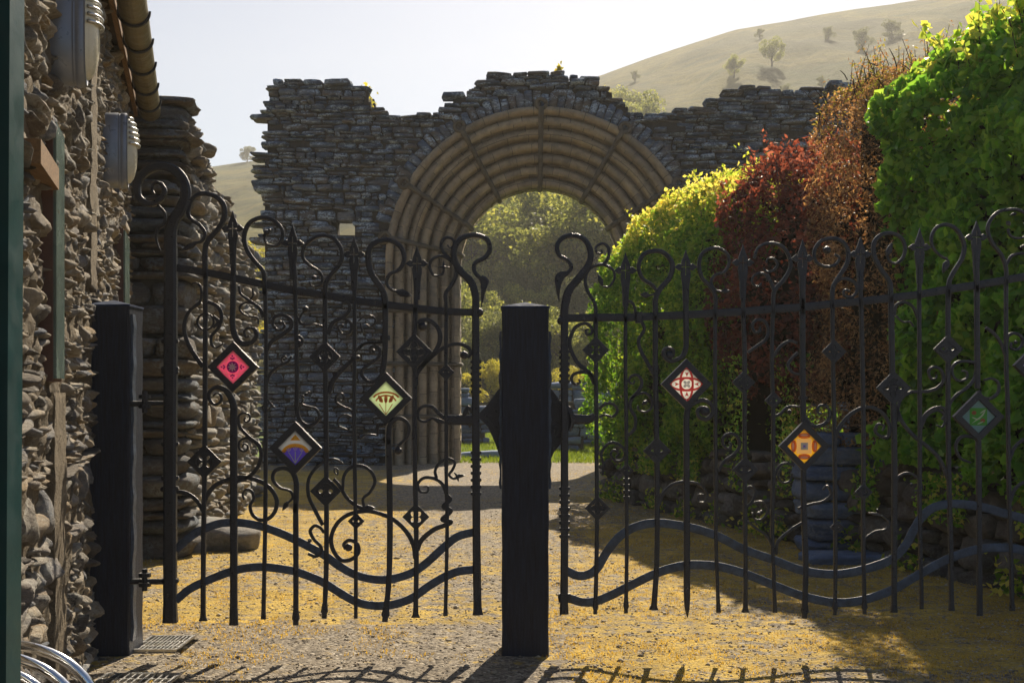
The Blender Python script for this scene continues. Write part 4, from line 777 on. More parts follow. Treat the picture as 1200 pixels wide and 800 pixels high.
rows = lay(toX(296), toX(1290), -0.05, topw, (0.06, 0.15), (0.16, 0.62), keepA, 0.018, 0.03, 0.24, 0.05, 0.22)
# voussoirs of the relieving arch
stones_mesh('stonework', rows, M['ruin'], ARCHW, 3, 8, 0.07, AX, (0, AY))
rows = lay(toX(296), toX(1290), -0.05, topw, (0.09, 0.2), (0.25, 0.5), lambda s, z: keepA(s, z, 1.0), 0.012, 0.03, 0.24, 0.03, TH - 0.22)
stones_mesh('stonework', rows, M['ruin'], ARCHW, 2, 8, 0.07, AX, (0, AY))
def intsA(s):
    zt = topw(s) - 0.10; L = []
    if s < toX(330):
        zs = [z for z in np.arange(0, zt, 0.1) if s > LE(-(HOR - (z - EYE) / K4)) + 0.12]
        if not zs: return []
        zt = min(zt, max(zs) + 0.05)
    if abs(s - ACX) < ROUT + 0.02:
        zi = SPR + math.sqrt(max(0, (ROUT + 0.02) ** 2 - (s - ACX) ** 2)); return [(zi, zt)]
    if HOLE[0] - 0.24 <= s <= HOLE[1]: return [(0, HOLE[2]), (HOLE[3] + 0.2, zt)]
    return [(0, zt)]
colcore('bedding', toX(303), toX(1285), 0.055, intsA, 0.10, TH - 0.1, M['mortar_dark'], ARCHW, AX, (0, AY))
# radial voussoirs, front and back
def radial(name, r0, r1, d, dep, n, mat):
    base, fq = LAT[3]; VV = []; FF = []; rn = []
    kn = (np.abs(base) ** 8).sum(1) ** (1 / 8); b = base / kn[:, None]
    for i in range(n):
        a = math.pi * (i + 0.5) / n; hw = math.pi / n / 2 * 0.95
        if math.sin(a) < 0.24: continue
        rr = r1 + random.uniform(-0.07, 0.06); rb = r0 + random.uniform(-0.01, 0.02)
        R = (rb + rr) / 2 + b[:, 2] * (rr - rb) / 2; A_ = a + b[:, 0] * hw; Yd = AY + d + random.gauss(0, 0.02) + b[:, 1] * dep
        P = np.stack([ACX + R * np.cos(A_), Yd, SPR + R * np.sin(A_)], -1) + RNG.normal(0, 0.008, (len(b), 3))
        FF.append(fq[:, ::-1] + len(VV) * len(b)); VV.append(P); rn += [0.45 + 0.5 * random.random()] * len(b)
    return mk(name, np.concatenate(VV), np.concatenate(FF).astype(np.int64), mat, ARCHW, True, rnd=rn)
radial('voussoir_ring', ROUT + 0.03, ROUT + 0.40, 0.2, 0.23, 62, M['ruin']); radial('voussoir_ring', ROUT - 1.2, ROUT + 0.40, TH - 0.2, 0.2, 50, M['ruin'])
# moulded orders
NORD = 6; RIN = 97 * K4; prof = []
step = (ROUT - RIN - 0.07) / NORD; dst = 0.17; R0 = ROUT + 0.06
prof += [(ROUT + 0.07, 0.12), (ROUT + 0.07, -0.10), (ROUT + 0.02, -0.13), (ROUT - 0.04, -0.10), (ROUT - 0.07, -0.02), (ROUT - 0.07, 0.03)]   # hood mould
for k in range(NORD):
    Rk = ROUT - 0.07 - k * step; dk = 0.03 + k * dst; rr = step * 0.40
    prof += [(Rk - step * 0.05, dk + 0.12), (Rk - step * 0.1, dk + 0.10)]
    for j in range(9):
        a = math.pi * 1.15 * j / 8 - 0.2; prof.append((Rk - step * 0.54 + rr * math.cos(a), dk + 0.05 - 1.15 * rr * math.sin(a)))
    prof += [(Rk - step * 0.95, dk + dst * 0.9), (Rk - step * 0.96, dk + dst + 0.12), (Rk - step, dk + dst + 0.12)]
prof += [(RIN, 0.03 + NORD * dst), (RIN, TH - 0.05), (RIN + 0.3, TH + 0.02)]
def archsweep():
    V = []; UV = []; Fc = []; nst = 0; vl = [0]
    for a, b in zip(prof, prof[1:]): vl.append(vl[-1] + math.hypot(a[0] - b[0], a[1] - b[1]))
    st = []
    NJ, NA = 50, 180
    for i in range(NJ): st.append(('j', -1, SPR * i / NJ))
    for i in range(NA + 1): st.append(('a', 0, math.pi - math.pi * i / NA))
    for i in range(NJ): st.append(('j', 1, SPR * (NJ - 1 - i) / NJ))
    for (k, sd, q) in st:
        for ip, (R, dd) in enumerate(prof):
            wob = 0.008 * (mnoise.noise(Vector((q * 6 + R * 3, dd * 7, sd * 3))) + 1.2 * mnoise.noise(Vector((q * 31 + R * 9, dd * 17, sd * 3))))
            if k == 'j': V.append((ACX + sd * (R + wob), AY + dd, q)); u = q if sd < 0 else SPR + math.pi * 2.6 + SPR - q
            else: V.append((ACX + (R + wob) * math.cos(q), AY + dd, SPR + (R + wob) * math.sin(q))); u = SPR + (math.pi - q) * 2.6
            UV.append((u + (ip // 13) * 0.17, vl[ip]))
    n = len(prof)
    for i in range(len(st) - 1):
        for j in range(n - 1): Fc.append((i*n+j, (i+1)*n+j, (i+1)*n+j+1, i*n+j+1))
    return mk('arch_moulding', V, Fc, M['mould'], ARCHW, True, uv=UV)
archsweep()
rollp = [(ROUT + 0.03, -0.16)]
for k in range(NORD):
    Rk = ROUT - 0.07 - k * step; dk = 0.03 + k * dst; rollp += [(Rk - step * 0.3, dk - step * 0.34 - 0.01), (Rk - step * 0.7, dk - step * 0.3 + 0.02), (Rk - step * 0.98, dk + dst * 0.62)]
rollp += [(RIN - 0.02, 0.03 + NORD * dst + 0.12)]
for ang in (9, 30, 58, 90, 121, 150, 171):
    mb = MB(); a = math.radians(ang); tube3(mb, [(ACX + R * math.cos(a), AY + dd, SPR + R * math.sin(a)) for R, dd in rollp], 0.055, 8)
    c = (ACX + (ROUT + 0.12) * math.cos(a), AY - 0.12, SPR + (ROUT + 0.12) * math.sin(a)); tube3(mb, [(c[0] + 0.1 * math.cos(q), c[1], c[2] + 0.1 * math.sin(q)) for q in np.linspace(0, 6.28, 14)], 0.045, 8)
    mb.build('arch_band', M['mould'], ARCHW, True)
for zz in (3.2, 2.1, 1.0):
    for sd in (-1, 1):
        mb = MB(); tube3(mb, [(ACX + sd * R, AY + dd, zz) for R, dd in rollp], 0.05, 8); mb.build('arch_band', M['mould'], ARCHW, True)
# tufts growing on the wall top
def leafcloud(P, size, rs=0.35, nrm=None, bias=0.0, fold=0.25, asp=0.6):
    """P Nx3 -> folded 2-quad... 4-vert diamond leaves; returns verts, faces, rnd"""
    n = len(P); a = RNG.normal(size=(n, 3))
    if nrm is not None: a = a + np.asarray(nrm) * bias
    a /= np.linalg.norm(a, axis=1)[:, None]; t = RNG.normal(size=(n, 3)); t -= (t * a).sum(1)[:, None] * a; t /= np.linalg.norm(t, axis=1)[:, None]
    b = np.cross(a, t); s = size * RNG.uniform(1 - rs, 1 + rs, n)[:, None]
    V = np.stack([P - t * s * 0.5, P + b * s * asp * 0.5 + a * s * fold * 0.3, P + t * s * 0.55 - a * s * fold * 0.25, P - b * s * asp * 0.5 + a * s * fold * 0.3], 1).reshape(-1, 3)
    i = np.arange(n)[:, None] * 4
    F1 = np.concatenate([i, i + 1, i + 2], 1); F2 = np.concatenate([i, i + 2, i + 3], 1)
    return V, np.concatenate([F1, F2]), np.repeat(RNG.uniform(0, 1, n), 4)
for (px, py, s, lab) in ((430, 117, 0.16, 'small tuft of yellow leaves in the notch of the wall top'), (655, 86, 0.06, 'tiny tuft of weeds on top of the wall above the arch crown')):
    c = np.array(W(px, py, AY + 0.4)); P = c + RNG.normal(0, s, (160, 3)) * np.array([0.5, 0.5, 1.1]); V, Fc, r = leafcloud(P, 0.09)
    o = mk('wall_plant', V, Fc.astype(np.int64), M['leaf_gold'], None, rnd=r); tag(o, lab, 'plant')

# ================================================================== rubble building on the left
BX = lambda y: -3.44 - 0.257 * (y - 11.0)
def frame(p0, p1):
    v = np.array(p1) - np.array(p0); L = float(np.hypot(*v)); u = v / L; return u, L
bp0 = (BX(2.2), 2.2); bp1 = (BX(11.0), 11.0); ub, LB_ = frame(bp0, bp1); nb = (-ub[1], ub[0])     # nb points into the wall (left)
BLD = thing('stone_building', (bp0[0], 6.5, 0), 'rubble stone building on the left with gutter and wall lamps', 'building')
ys = lambda y: (y - 2.2) / (11.0 - 2.2) * LB_
def keepB(s, z):
    if ys(6.75) < s < ys(7.15) and z > 2.1: return False
    if ys(4.95) < s < ys(5.5) and z < 1.52: return False
    return True
rows = lay(0, LB_, -0.05, lambda s: 4.0, (0.035, 0.12), (0.07, 0.30), keepB, 0.010, 0.03, 0.10, 0.016, 0.082)
rows = [(a, b, c, d * random.uniform(0.8, 1.02), e, f * random.uniform(0.8, 1.0)) for a, b, c, d, e, f in rows]
stones_mesh('stonework', rows, M['rubble'], BLD, 5, 7, 0.17, (tuple(ub), nb), bp0, 0.16, True)
# lime mortar face, a dense uneven sheet closed at the back
def mortar_sheet(name, s0, s1, z0, z1, d, amp, res, axes, origin, mat, parent, dback=0.45):
    ns, nz = int((s1 - s0) / res), int((z1 - z0) / res); u, v = axes; V = []; 
    for j in range(nz + 1):
        for i in range(ns + 1):
            s = s0 + (s1 - s0) * i / ns; z = z0 + (z1 - z0) * j / nz
            q = d + amp * (mnoise.fractal(Vector((s * 9, z * 9, 1.7)), 0.7, 2.0, 5) * 0.8 - 0.5 * abs(mnoise.noise(Vector((s * 6, z * 11, 4)))))
            V.append((origin[0] + u[0]*s + v[0]*q, origin[1] + u[1]*s + v[1]*q, z))
    n = ns + 1; Fc = [(j*n+i, j*n+i+1, (j+1)*n+i+1, (j+1)*n+i) for j in range(nz) for i in range(ns)]
    b = len(V); V += [(origin[0] + u[0]*s + v[0]*dback, origin[1] + u[1]*s + v[1]*dback, z) for s, z in ((s0, z0), (s1, z0), (s1, z1), (s0, z1))]
    Fc += [(b, b+3, b+2, b+1), tuple([i for i in range(n)][::-1] + [b, b+1]), tuple([nz*n + i for i in range(n)] + [b+2, b+3]), tuple([j*n for j in range(nz+1)] + [b+3, b]), tuple([j*n+ns for j in range(nz+1)][::-1] + [b+1, b+2])]
    return mk(name, V, Fc, mat, parent, True)
mortar_sheet('mortar', 0, LB_ - 0.02, -0.1, 4.02, 0.0, 0.034, 0.022, (tuple(ub), nb), bp0, M['mortar'], BLD)
for y0, y1, z0, z1 in ((4.98, 5.42, -0.08, 1.5), (6.72, 7.12, 2.08, 3.9)):
    mortar_sheet('rendered_strip', ys(y0), ys(y1), z0, z1, -0.035, 0.012, 0.03, (tuple(ub), nb), bp0, M['mortar'], BLD, 0.06)
# the building's far end wall and its side away from us
mb = MB(); q = lambda s, d, z: (bp0[0] + ub[0]*s + nb[0]*d, bp0[1] + ub[1]*s + nb[1]*d, z)
def qbox(mb, s0, s1, d0, d1, z0, z1, m=0):
    P = [q(s, d, z) for z in (z0, z1) for s, d in ((s0, d0), (s1, d0), (s1, d1), (s0, d1))]; mb.add(P, [(0,1,2,3),(7,6,5,4),(4,5,1,0),(5,6,2,1),(6,7,3,2),(7,4,0,3)], m)
qbox(mb, LB_ - 0.5, LB_ - 0.03, 0.46, 5.0, -0.1, 4.0); mb.build('end_wall', M['mortar'], BLD)
# roof, fascia, soffit, gutter with brackets
mb = MB(); P = [q(-0.3, -0.12, 4.13), q(LB_ + 0.12, -0.12, 4.13), q(LB_ + 0.12, 3.2, 6.4), q(-0.3, 3.2, 6.4), q(-0.3, -0.12, 4.17), q(LB_ + 0.12, -0.12, 4.17), q(LB_ + 0.12, 3.2, 6.45), q(-0.3, 3.2, 6.45)]
mb.add(P, [(0,1,2,3),(7,6,5,4),(4,5,1,0),(5,6,2,1),(6,7,3,2),(7,4,0,3)]); mb.build('roof', M['slate_roof'], BLD)
mb = MB(); qbox(mb, -0.2, LB_ + 0.03, -0.085, -0.055, 3.98, 4.125); mb.build('fascia_board', M['timber'], BLD)
mb = MB(); qbox(mb, -0.2, LB_ + 0.02, -0.05, 0.10, 4.03, 4.06); mb.build('soffit', M['soffit'], BLD)
def gutter():
    mb = MB(); V = []; n = 14; r = 0.095; c = (-0.19, 4.04); prf = [(c[0] + r * math.cos(a), c[1] + r * math.sin(a)) for a in np.linspace(math.pi, 2 * math.pi, n)] + [(c[0] + (r - 0.008) * math.cos(a), c[1] + (r - 0.008) * math.sin(a)) for a in np.linspace(2 * math.pi, math.pi, n)]
    for s in (-0.2, LB_ + 0.05):
        for d, z in prf: V.append(q(s, d, z))
    m = 2 * n; mb.add(V, [(k, (k+1) % m, m + (k+1) % m, m + k) for k in range(m)] + [tuple(range(m))[::-1], tuple(range(m, 2*m))])
    g = mb.build('gutter', M['gutter'], BLD, False)
    for y in (5.0, 5.65, 6.3, 6.9, 7.5, 8.13, 8.76, 9.38, 10.02, 10.62):
        s = ys(y); b = MB(); V = []; Fc = []
        for s_ in (s - 0.014, s + 0.014):
            for a in np.linspace(math.pi, 2 * math.pi + 0.25, 15): V.append(q(s_, c[0] + 0.112 * math.cos(a), c[1] + 0.112 * math.sin(a)))
            for a in np.linspace(2 * math.pi + 0.25, math.pi, 15): V.append(q(s_, c[0] + 0.097 * math.cos(a), c[1] + 0.097 * math.sin(a)))
        for k in range(30): Fc.append((k, (k+1) % 30, 30 + (k+1) % 30, 30 + k))
        for k in range(14): Fc += [(k, k+1, 28-k, 29-k), (30+k+1, 30+k, 59-k, 58-k)]
        b.add(V, Fc); b.build('gutter_bracket', M['bracket'], g)
gutter()
# gable-side downpipe and dark trim are hidden; lamps
def lamp(y, z, k, label):
    s = ys(y); t = thing('bulkhead_lamp', q(s, -0.03, z), label, 'wall lamp', 'oval lamps on the rubble wall')
    def sup(d, a, b, n=36, p=2.6):
        return [q(s + a * k * math.copysign(abs(math.cos(t_)) ** (2 / p), math.cos(t_)), d * k, z + b * k * math.copysign(abs(math.sin(t_)) ** (2 / p), math.sin(t_))) for t_ in [2 * math.pi * i / n for i in range(n)]]
    def lathe(rings, name, mat, par, m=36):
        V = []; [V.extend(sup(*r)) for r in rings]; Fc = []
        for i in range(len(rings) - 1):
            for j in range(m): Fc.append((i*m+j, i*m+(j+1) % m, (i+1)*m+(j+1) % m, (i+1)*m+j))
        Fc.append(tuple(range(m))); Fc.append(tuple(range((len(rings)-1)*m, len(rings)*m))[::-1]); return mk(name, V, Fc, mat, par, True)
    lathe([(0.06, 0.115, 0.225), (-0.02, 0.125, 0.235), (-0.10, 0.128, 0.24), (-0.112, 0.12, 0.232)], 'casing', M['lamp_grey'], t)
    lathe([(-0.11, 0.122, 0.234), (-0.122, 0.128, 0.24), (-0.15, 0.128, 0.24), (-0.16, 0.12, 0.23)], 'rim', M['lamp_grey'], t)
    lathe([(-0.155, 0.105, 0.21), (-0.175, 0.1, 0.2), (-0.195, 0.082, 0.17), (-0.21, 0.05, 0.11), (-0.216, 0.02, 0.05)], 'lens', M['lens'], t)
    mb = MB()
    for i in range(6):     # louvres over the upper half
        zz = z + k * (0.205 - i * 0.034); fr = max(0.15, 1 - ((zz - z) / (0.23 * k)) ** 2) ** 0.5; pts = []
        for a in np.linspace(-1.35, 1.35, 13): pts.append(q(s + 0.112 * k * fr * math.sin(a), -k * (0.155 + 0.075 * fr * math.cos(a)), zz))
        tube3(mb, pts, 0.0085 * k, 6)
    mb.build('louvre', M['galv'], t, True)
lamp(5.15, EYE + (HOR - 38) / F * 5.15, 0.92, 'nearer oval lamp high on the rubble wall, cut by the top of the picture')
lamp(8.0, EYE + (HOR - 176) / F * 8.0, 1.02, 'smaller-looking oval lamp further along the wall, under the gutter end')
def board(y0, y1, z0, z1, label, off=0.055, pan='board_green', name='notice_board'):
    s0, s1 = ys(y0), ys(y1); t = thing(name, q((s0 + s1) / 2, -off, z0), label, 'notice board')
    mb = MB(); qbox(mb, s0, s1, -off, 0.03, z0, z1); mb.build('frame', M['frame_brown'], t)
    mb = MB(); qbox(mb, s0 + 0.012, s1 - 0.012, -off - 0.012, -off - 0.0005, z0 + 0.012, z1 - 0.012); mb.build('panel', M[pan], t)
board(4.80, 5.12, 1.545, 2.575, 'tall board with red-brown edge and faded green panel, below the nearer lamp', 0.05)
board(9.1, 9.75, 1.5, 2.72, 'narrow green board on the wall just above the left timber post', 0.07)
#board(3.55, 4.12, 1.2, 2.36, 'board with grey face at the very left edge behind the teal post', 0.05)
mb = MB(); qbox(mb, ys(4.22), ys(4.78), -0.075, 0.02, 2.29, 2.375); o = mb.build('wall_batten', M['timber'], None); tag(o, 'short pale timber batten fixed level on the rubble wall', 'batten')
# teal post
mb = MB(); x1 = (13.5 - 600) / F * 3.0; mb.box((x1 - 0.09, 3.0, -0.05), (x1, 3.09, 3.2)); t = mb.build('painted_post', M['teal'], None)
for v in t.data.vertices:
    v.co.x -= 0.018 * (3.2 - v.co.z) / 3.2 * 1.0
tag(t, 'dark teal painted upright at the extreme left edge', 'post')

# ================================================================== ruined side wall beyond the building
sp0 = (-2.98, 11.15); sp1 = (-3.68, 17.6); us, LS = frame(sp0, sp1); nsd = (-us[1], us[0])
SIDE = thing('ruined_side_wall', (sp0[0] - 0.4, sp0[1], 0), 'broken thick wall end of flat stones behind the left timber post', 'ruined wall')
def side_top(s):
    return float(np.interp(s, [0, 0.35, 0.8, 1.4, 2.0, 3.0, 4.0, 5.0, LS], [4.22, 4.2, 4.12, 3.95, 3.75, 3.72, 3.62, 3.5, 3.35]))
rows = lay(0.55, LS, -0.05, side_top, (0.06, 0.16), (0.12, 0.4), lambda s, z: True, 0.012, 0.03, 0.16, 0.04, 0.12)
stones_mesh('stonework', rows, M['ruin_near'], SIDE, 4, 5, 0.14, (tuple(us), nsd), sp0, 0.12)
R2 = []; z = -0.04
while z < 4.2:
    h = random.choice([0.08, 0.11, 0.14, 0.17, 0.21, 0.25]) if z < 2.6 else random.uniform(0.06, 0.15)
    w0 = 0.0; x = -0.02 + random.uniform(-0.05, 0.04)
    tot = 0.92 + random.uniform(-0.04, 0.05)
    cuts = [0, tot] if random.random() < 0.45 else [0, tot * random.uniform(0.3, 0.7), tot]
    for a, b in zip(cuts, cuts[1:]): R2.append((0.28 + random.uniform(-0.05, 0.05), x + (a + b) / 2, z + h / 2, 0.32, (b - a) / 2 - 0.006, h / 2 - 0.006))
    z += h
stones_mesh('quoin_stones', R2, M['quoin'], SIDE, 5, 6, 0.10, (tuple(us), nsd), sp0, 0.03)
rows = lay(0.3, LS, 2.5, side_top, (0.07, 0.16), (0.15, 0.4), lambda s, z: z > side_top(s) - 0.5, 0.012, 0.03, 0.45, 0.05, 0.5)
stones_mesh('stonework', rows, M['ruin_near'], SIDE, 3, 5, 0.12, (tuple(us), nsd), sp0, 0.08)
colcore('bedding', 0.12, LS - 0.1, 0.12, lambda s: [(-0.05, side_top(s) - 0.16)], 0.06, 0.85, M['mortar_dark'], SIDE, (tuple(us), nsd), sp0)

# ================================================================== retaining wall and hedges on the right
rp0 = (4.45, 6.6); rp1 = (1.28, 17.8); ur, LR = frame(rp0, rp1); nr = (ur[1], -ur[0])        # nr points to the right, into the bank
RET = thing('retaining_wall', (rp0[0], rp0[1], 0), 'low dark fieldstone wall under the hedges on the right', 'stone wall')
rows = lay(0, LR, -0.05, lambda s: 0.82 + 0.06 * math.sin(s * 2), (0.1, 0.24), (0.16, 0.42), lambda s, z: True, 0.014, 0.03, 0.16, 0.04, 0.14)
stones_mesh('stonework', rows, M['retain'], RET, 4, 5, 0.13, (tuple(ur), nr), rp0, 0.12)
mb = MB(); qr = lambda s, d, z: (rp0[0] + ur[0]*s + nr[0]*d, rp0[1] + ur[1]*s + nr[1]*d, z)
P = [qr(s, d, z) for z in (-0.1, 0.74) for s, d in ((0.02, 0.1), (LR - 0.02, 0.1), (LR - 0.02, 1.3), (0.02, 1.3))]
mb.add(P, [(3,2,1,0),(4,5,6,7),(0,1,5,4),(1,2,6,5),(2,3,7,6),(3,0,4,7)]); mb.build('earth_fill', M['mortar_dark'], RET)
# slate block pile projecting from the wall
BLK = thing('slate_block_pile', (3.2, 11.5, 0), 'stack of big blue slate blocks jutting from the retaining wall', 'stone blocks')
R3 = []; z = 0.0
for h in (0.13, 0.20, 0.16, 0.19, 0.15, 0.17, 0.13):
    x = 2.72 + random.uniform(-0.04, 0.06)
    while x < 3.7:
        L = random.uniform(0.28, 0.7); R3.append((x + L / 2, 0.3 + random.uniform(-0.05, 0.04), z + h / 2, L / 2 - 0.006, 0.34, h / 2 - 0.005)); x += L
    z += h
stones_mesh('block', R3, M['bluestone'], BLK, 5, 9, 0.06, AX, (0, 11.3), 0.02)
R3 = [(3.02, -0.38, 0.03, 0.42, 0.24, 0.05)]; o = stones_mesh('threshold_slab', R3, M['bluestone'], BLK, 5, 9, 0.05, AX, (0, 11.3), 0.0)
sR = lambda px, dd=0.0: None
def s_at_px(px, d=0.0):
    k = (px - 600) / F; e0 = d * nr[0]; e1 = d * nr[1]  # (x0 + u0 s) = k (y0 + u1 s)
    return (k * (rp0[1] + e1) - rp0[0] - e0) / (ur[0] - k * ur[1])
def shrub(name, label, cat, s0, s1, zb, zt, depth, nleaf, size, mat, lumps=0.22, twigs=0, group=None, asp=0.62, edge=True, core=True, bias=0.15, corein=0.32, out=0.12, rnd0=0.4, sunlit_shoots=0.45, shootn=50):
    """clipped hedge section: leaves through a shell on all faces + twiggy core; zt(s), zb(s)"""
    t = thing(name, qr((s0 + s1) / 2, depth / 2, zb((s0 + s1) / 2)), label, cat, group)
    L = s1 - s0; Hh = zt((s0 + s1) / 2) - zb((s0 + s1) / 2)
    A = [L * Hh * 1.25, L * depth * 0.9, L * Hh * 0.15, depth * Hh * 0.7, depth * Hh * 0.5]; tot = sum(A); cnt = [int(nleaf * a / tot) for a in A]
    pts = []; nrs = []; clump = []
    def lump(s, z): return lumps * (mnoise.fractal(Vector((s * 1.1, z * 1.1, s0)), 0.9, 2.1, 4))
    for f, n in enumerate(cnt):
        s = RNG.uniform(s0, s1, n); e = RNG.uniform(0, 1, n); dd = RNG.uniform(0, depth, n); ins = RNG.exponential(0.07, n) 
        for i in range(n):
            si = s[i]
            if f == 3: si = s0 + ins[i]
            if f == 4: si = s1 - ins[i]
            a, b = zb(si), zt(si); z = a + (b - a) * e[i]; rnd_ = rnd0
            k = max(0.0, (z - (b - rnd_)) / rnd_); k0 = max(0.0, (a + 0.25 - z) / 0.25)
            inset = min(rnd_, depth * 0.48) * (1 - math.sqrt(max(0, 1 - min(1, k) ** 2))) + 0.1 * k0
            if f == 0: d = inset + ins[i] - lump(si, z) - out; nn = (-nr[0], -nr[1], 0.3)
            elif f == 1: d = dd[i]; z = b - ins[i] + lump(si, d + 5) - rnd_ * (1 - math.sqrt(max(0, 1 - (1 - min(1, min(d, depth - d) / min(rnd_, depth * 0.48))) ** 2))) + RNG.exponential(0.03); nn = (0, 0, 1)
            elif f == 2: d = depth - inset - ins[i] + lump(si, z + 9); nn = (nr[0], nr[1], 0.3)
            elif f == 3: d = dd[i]; si -= lump(d, z); nn = (-ur[0], -ur[1], 0.2); 
            else: d = dd[i]; si += lump(d, z); nn = (ur[0], ur[1], 0.2)
            if f >= 3 : z = min(z, b - rnd_ * (1 - math.sqrt(max(0, 1 - (1 - min(1, min(d, depth - d) / min(rnd_, depth * 0.48))) ** 2))))
            cl = mnoise.fractal(Vector((si * 3.1, z * 3.1, d * 3.1 + s0)), 0.8, 2.0, 3)
            if cl < -0.28 and random.random() < 0.8: continue
            pts.append(qr(si, d, z)); nrs.append(nn); clump.append(cl)
    V, Fc, r = leafcloud(np.array(pts), size, 0.45, np.array(nrs), bias, asp=asp)
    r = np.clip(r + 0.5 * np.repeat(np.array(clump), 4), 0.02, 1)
    hgt = np.array([min(1, max(0, 1 - (zt(s_) - p[2]) / 0.75)) for s_, p in zip([ (p[0]-rp0[0])*ur[0]+(p[1]-rp0[1])*ur[1] for p in pts], pts)])   # sunlight on the hedge top painted into leaf colour, paler with height
    if sunlit_shoots: r = np.clip(r * 0.62 + np.repeat(hgt, 4) * sunlit_shoots * (0.6 + 0.4 * r), 0, 1.0)
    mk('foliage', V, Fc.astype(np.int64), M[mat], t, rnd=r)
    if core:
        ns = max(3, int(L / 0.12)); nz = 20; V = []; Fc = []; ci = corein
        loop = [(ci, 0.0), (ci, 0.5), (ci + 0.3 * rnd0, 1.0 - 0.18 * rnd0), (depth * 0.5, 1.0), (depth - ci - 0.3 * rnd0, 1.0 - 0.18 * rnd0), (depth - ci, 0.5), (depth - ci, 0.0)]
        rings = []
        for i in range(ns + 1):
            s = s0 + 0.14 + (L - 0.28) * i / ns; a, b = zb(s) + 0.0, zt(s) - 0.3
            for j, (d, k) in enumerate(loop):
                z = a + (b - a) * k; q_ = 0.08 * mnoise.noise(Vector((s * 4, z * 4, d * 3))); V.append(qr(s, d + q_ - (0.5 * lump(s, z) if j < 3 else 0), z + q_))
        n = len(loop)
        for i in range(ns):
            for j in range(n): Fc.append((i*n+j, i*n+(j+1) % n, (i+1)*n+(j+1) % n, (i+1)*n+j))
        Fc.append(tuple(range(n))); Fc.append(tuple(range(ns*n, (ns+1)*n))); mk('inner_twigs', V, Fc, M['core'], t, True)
    if shootn:
        Q_ = []; mb = MB()
        for i in range(shootn):
            s = random.uniform(s0, s1); d = random.uniform(0, depth * 0.7); rr_ = min(rnd0, depth * 0.48)
            z_ = zt(s) - rnd0 * (1 - math.sqrt(max(0, 1 - (1 - min(1, min(d, depth - d) / rr_)) ** 2))) - 0.05
            p = np.array(qr(s, d, z_)); dr = np.array([random.gauss(-0.15, 0.25), random.gauss(-0.1, 0.25), 1.0]); Lg = random.uniform(0.12, 0.38)
            tube3(mb, [p, p + dr * Lg * 0.5, p + dr * Lg + np.array([random.gauss(0, 0.03), random.gauss(0, 0.03), 0])], [0.005, 0.004, 0.002], 4)
            for k in range(int(Lg * 60)): Q_.append(p + dr * Lg * random.uniform(0.2, 1.05) + np.array([random.gauss(0, 0.025) for _ in range(3)]))
        V, Fc, r = leafcloud(np.array(Q_), size * 0.85, 0.4, asp=asp); o_ = mk('sunlit_shoots', V, Fc.astype(np.int64), M[mat], t, rnd=0.55 + 0.45 * r); o_['kind'] = 'stuff'
        o_ = mb.build('shoot_stems', M['bark'], t); o_['kind'] = 'stuff'
    if twigs:
        mb = MB()
        for i in range(twigs):
            s = random.uniform(s0, s1); d = random.uniform(-out, depth * 0.6); b = zt(s); z0 = b - random.uniform(0.1, 0.6) if random.random() < 0.6 else random.uniform(zb(s) + 0.5, b)
            p = np.array(qr(s, d if z0 > b - 0.6 else 0.05, z0)); dr = np.array([random.gauss(-0.35, 0.3), random.gauss(-0.2, 0.3), random.uniform(0.5, 1.2)]); dr /= np.linalg.norm(dr); Lg = random.uniform(0.12, 0.3)
            pp = [p + dr * Lg * k / 3 + np.array([random.gauss(0, 0.01), random.gauss(0, 0.01), -0.02 * k * k * 0.5]) for k in range(4)]; tube3(mb, pp, [0.006, 0.005, 0.004, 0.002], 4)
        o_ = mb.build('twigs', M['bark'], t); o_['kind'] = 'stuff'
    return t
sa, sb, sc, sd_ = s_at_px(1300), s_at_px(1046), s_at_px(988, 0.3), s_at_px(884, 0.5); se = s_at_px(704)
def ytop(tab, d=0.65):     # pixel profile of the hedge top -> height along the wall
    xs = [s_at_px(p, d) for p, _ in tab]; zs = [EYE + (HOR - y) / F * (rp0[1] + nr[1] * d + ur[1] * s_at_px(p, d)) for p, y in tab]
    o = np.argsort(xs); return lambda s: float(np.interp(s, np.array(xs)[o], np.array(zs)[o]))
topT = ytop([(1330, -60), (1230, 0), (1200, 14), (1170, 28), (1140, 56), (1100, 80), (1075, 97), (1050, 106), (1010, 118)], 0.45)
topB = ytop([(1070, 90), (1050, 98), (1030, 108), (1012, 125), (995, 165), (980, 198)])
topR = ytop([(1020, 190), (980, 186), (940, 182), (905, 190), (880, 204), (862, 225)])
topH = ytop([(900, 200), (870, 204), (840, 216), (800, 234), (770, 256), (750, 274), (735, 300), (700, 400)])
zb0 = lambda s: 0.72 + 0.1 * math.sin(s * 1.7)
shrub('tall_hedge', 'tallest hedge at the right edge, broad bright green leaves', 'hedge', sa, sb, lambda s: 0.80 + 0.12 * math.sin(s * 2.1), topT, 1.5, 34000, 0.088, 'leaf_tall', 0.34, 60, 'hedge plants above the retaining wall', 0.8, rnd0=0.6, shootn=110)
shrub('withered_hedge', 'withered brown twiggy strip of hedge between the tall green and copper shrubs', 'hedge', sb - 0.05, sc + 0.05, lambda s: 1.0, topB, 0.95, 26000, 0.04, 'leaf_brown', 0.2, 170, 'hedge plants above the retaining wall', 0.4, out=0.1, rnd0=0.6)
shrub('copper_shrub', 'dark copper red shrub growing inside the hedge line', 'shrub', sc, sd_, lambda s: 1.6 + 0.2 * math.sin(s * 5), topR, 1.5, 13000, 0.068, 'leaf_red', 0.32, 30, 'hedge plants above the retaining wall', 0.55, sunlit_shoots=0.3, out=0.1, rnd0=1.6)
